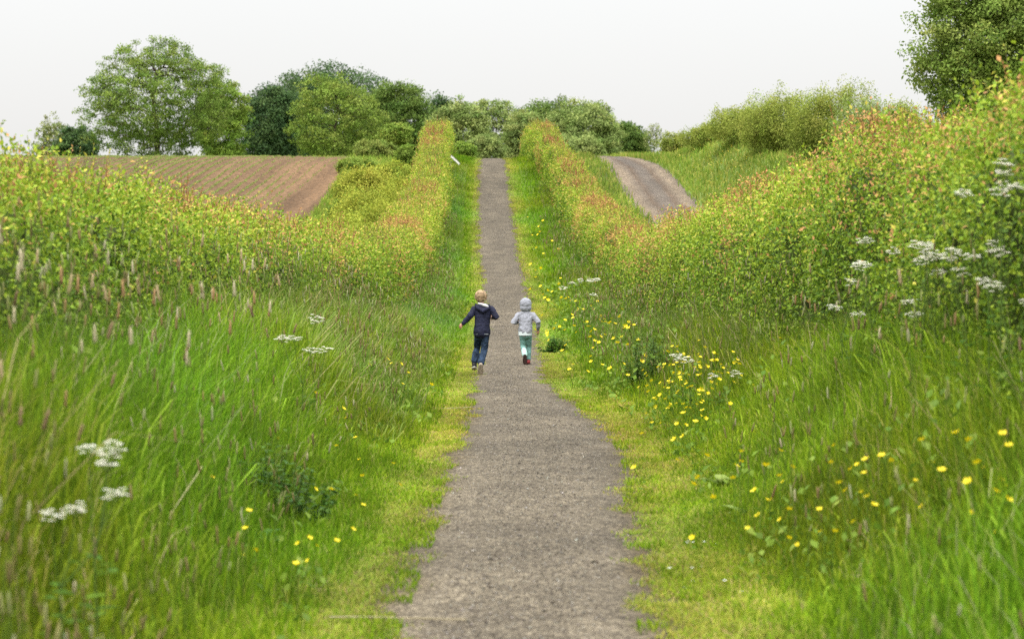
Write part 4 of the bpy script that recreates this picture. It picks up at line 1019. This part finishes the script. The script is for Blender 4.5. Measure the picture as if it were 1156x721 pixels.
    bm = bmesh.new(); tube_pts(bm, [kneL.lerp(ankL, .42), kneL.lerp(ankL, .90)], [.043, .040], 16); finish('turned_hem', bm, tealp, tr_, .005, 2, .01, .04)
    shoe(root, ankL+V3(0, 0, .0), (.0, .22, -.97), (0, .97, .22), .84, rubber_b, rubber_b, 'shoe with dark brown sole turned to the camera')
    shoe(root, ankR, (0, 1, -.02), (0, .02, 1), .84, redl, rubber_b, 'red shoe')
    return root
child_a(ptx(544.3, 40.2), 40.2)
child_b(ptx(593.4, 43.0), 43.0)

# ------------------------------------------------------------------ sky, sun, camera
w = bpy.data.worlds.new('World'); scene.world = w; w.use_nodes = True
nt = w.node_tree; nt.nodes.clear(); N, L = nt.nodes, nt.links
SUN_EL, SUN_AZ = 58.0, 205.0          # azimuth clockwise from +Y (north)
out = N.new('ShaderNodeOutputWorld')
sky = N.new('ShaderNodeTexSky'); sky.sky_type = 'NISHITA'; sky.sun_disc = False
sky.sun_elevation = math.radians(SUN_EL); sky.sun_rotation = math.radians(SUN_AZ); sky.dust_density = 5; sky.air_density = 1
bg1 = N.new('ShaderNodeBackground'); bg1.inputs['Strength'].default_value = .05; L.new(sky.outputs[0], bg1.inputs['Color'])
# overcast cloud sheet: three times brighter overhead than at the horizon, faint unevenness
tc = N.new('ShaderNodeTexCoord'); sp = N.new('ShaderNodeSeparateXYZ'); L.new(tc.outputs['Generated'], sp.inputs[0])
pw_ = N.new('ShaderNodeMath'); pw_.operation = 'POWER'; pw_.use_clamp = True; pw_.inputs[1].default_value = 1.7; L.new(sp.outputs['Z'], pw_.inputs[0])
mr = N.new('ShaderNodeMapRange'); mr.inputs[1].default_value = 0; mr.inputs[2].default_value = 1; mr.inputs[3].default_value = .79; mr.inputs[4].default_value = 4.9
L.new(pw_.outputs[0], mr.inputs[0])
cn = N.new('ShaderNodeTexNoise'); cn.inputs['Scale'].default_value = 3.0; cn.inputs['Detail'].default_value = 4; L.new(tc.outputs['Generated'], cn.inputs['Vector'])
cm = N.new('ShaderNodeMapRange'); cm.inputs[3].default_value = .96; cm.inputs[4].default_value = 1.04; L.new(cn.outputs['Fac'], cm.inputs[0])
mu = N.new('ShaderNodeMath'); mu.operation = 'MULTIPLY'; L.new(mr.outputs[0], mu.inputs[0]); L.new(cm.outputs[0], mu.inputs[1])
bg2 = N.new('ShaderNodeBackground'); bg2.inputs['Color'].default_value = (1, .99, .975, 1); L.new(mu.outputs[0], bg2.inputs['Strength'])
ad = N.new('ShaderNodeAddShader'); L.new(bg1.outputs[0], ad.inputs[0]); L.new(bg2.outputs[0], ad.inputs[1]); L.new(ad.outputs[0], out.inputs['Surface'])

sl = bpy.data.lights.new('sun', 'SUN'); sl.energy = 1.5; sl.angle = math.radians(12); sl.color = (1, .95, .86)
so = bpy.data.objects.new('sun', sl); link(so)
az = math.radians(SUN_AZ); el = math.radians(SUN_EL)
sd = Vector((math.sin(az)*math.cos(el), math.cos(az)*math.cos(el), math.sin(el)))
so.rotation_euler = sd.to_track_quat('Z', 'Y').to_euler(); so.location = sd*50

cam = bpy.data.cameras.new('camera'); cam.lens = 100; cam.sensor_width = 36; cam.clip_start = .5; cam.clip_end = 8000
cam.dof.use_dof = True; cam.dof.focus_distance = 40; cam.dof.aperture_fstop = 4.5
co = bpy.data.objects.new('camera', cam); link(co); co.location = (0, 0, 0)
co.rotation_euler = (math.radians(90)-math.atan(60.5/F_PX), 0, 0); scene.camera = co

scene.render.engine = 'CYCLES'
cy = scene.cycles; cy.max_bounces = 5; cy.diffuse_bounces = 3; cy.glossy_bounces = 1; cy.transmission_bounces = 3; cy.transparent_max_bounces = 4
cy.use_denoising = False; cy.use_adaptive_sampling = True; cy.adaptive_threshold = .02
cy.caustics_reflective = False; cy.caustics_refractive = False
scene.view_settings.view_transform = 'Standard'; scene.view_settings.look = 'None'; scene.view_settings.gamma = 1; scene.view_settings.exposure = 0
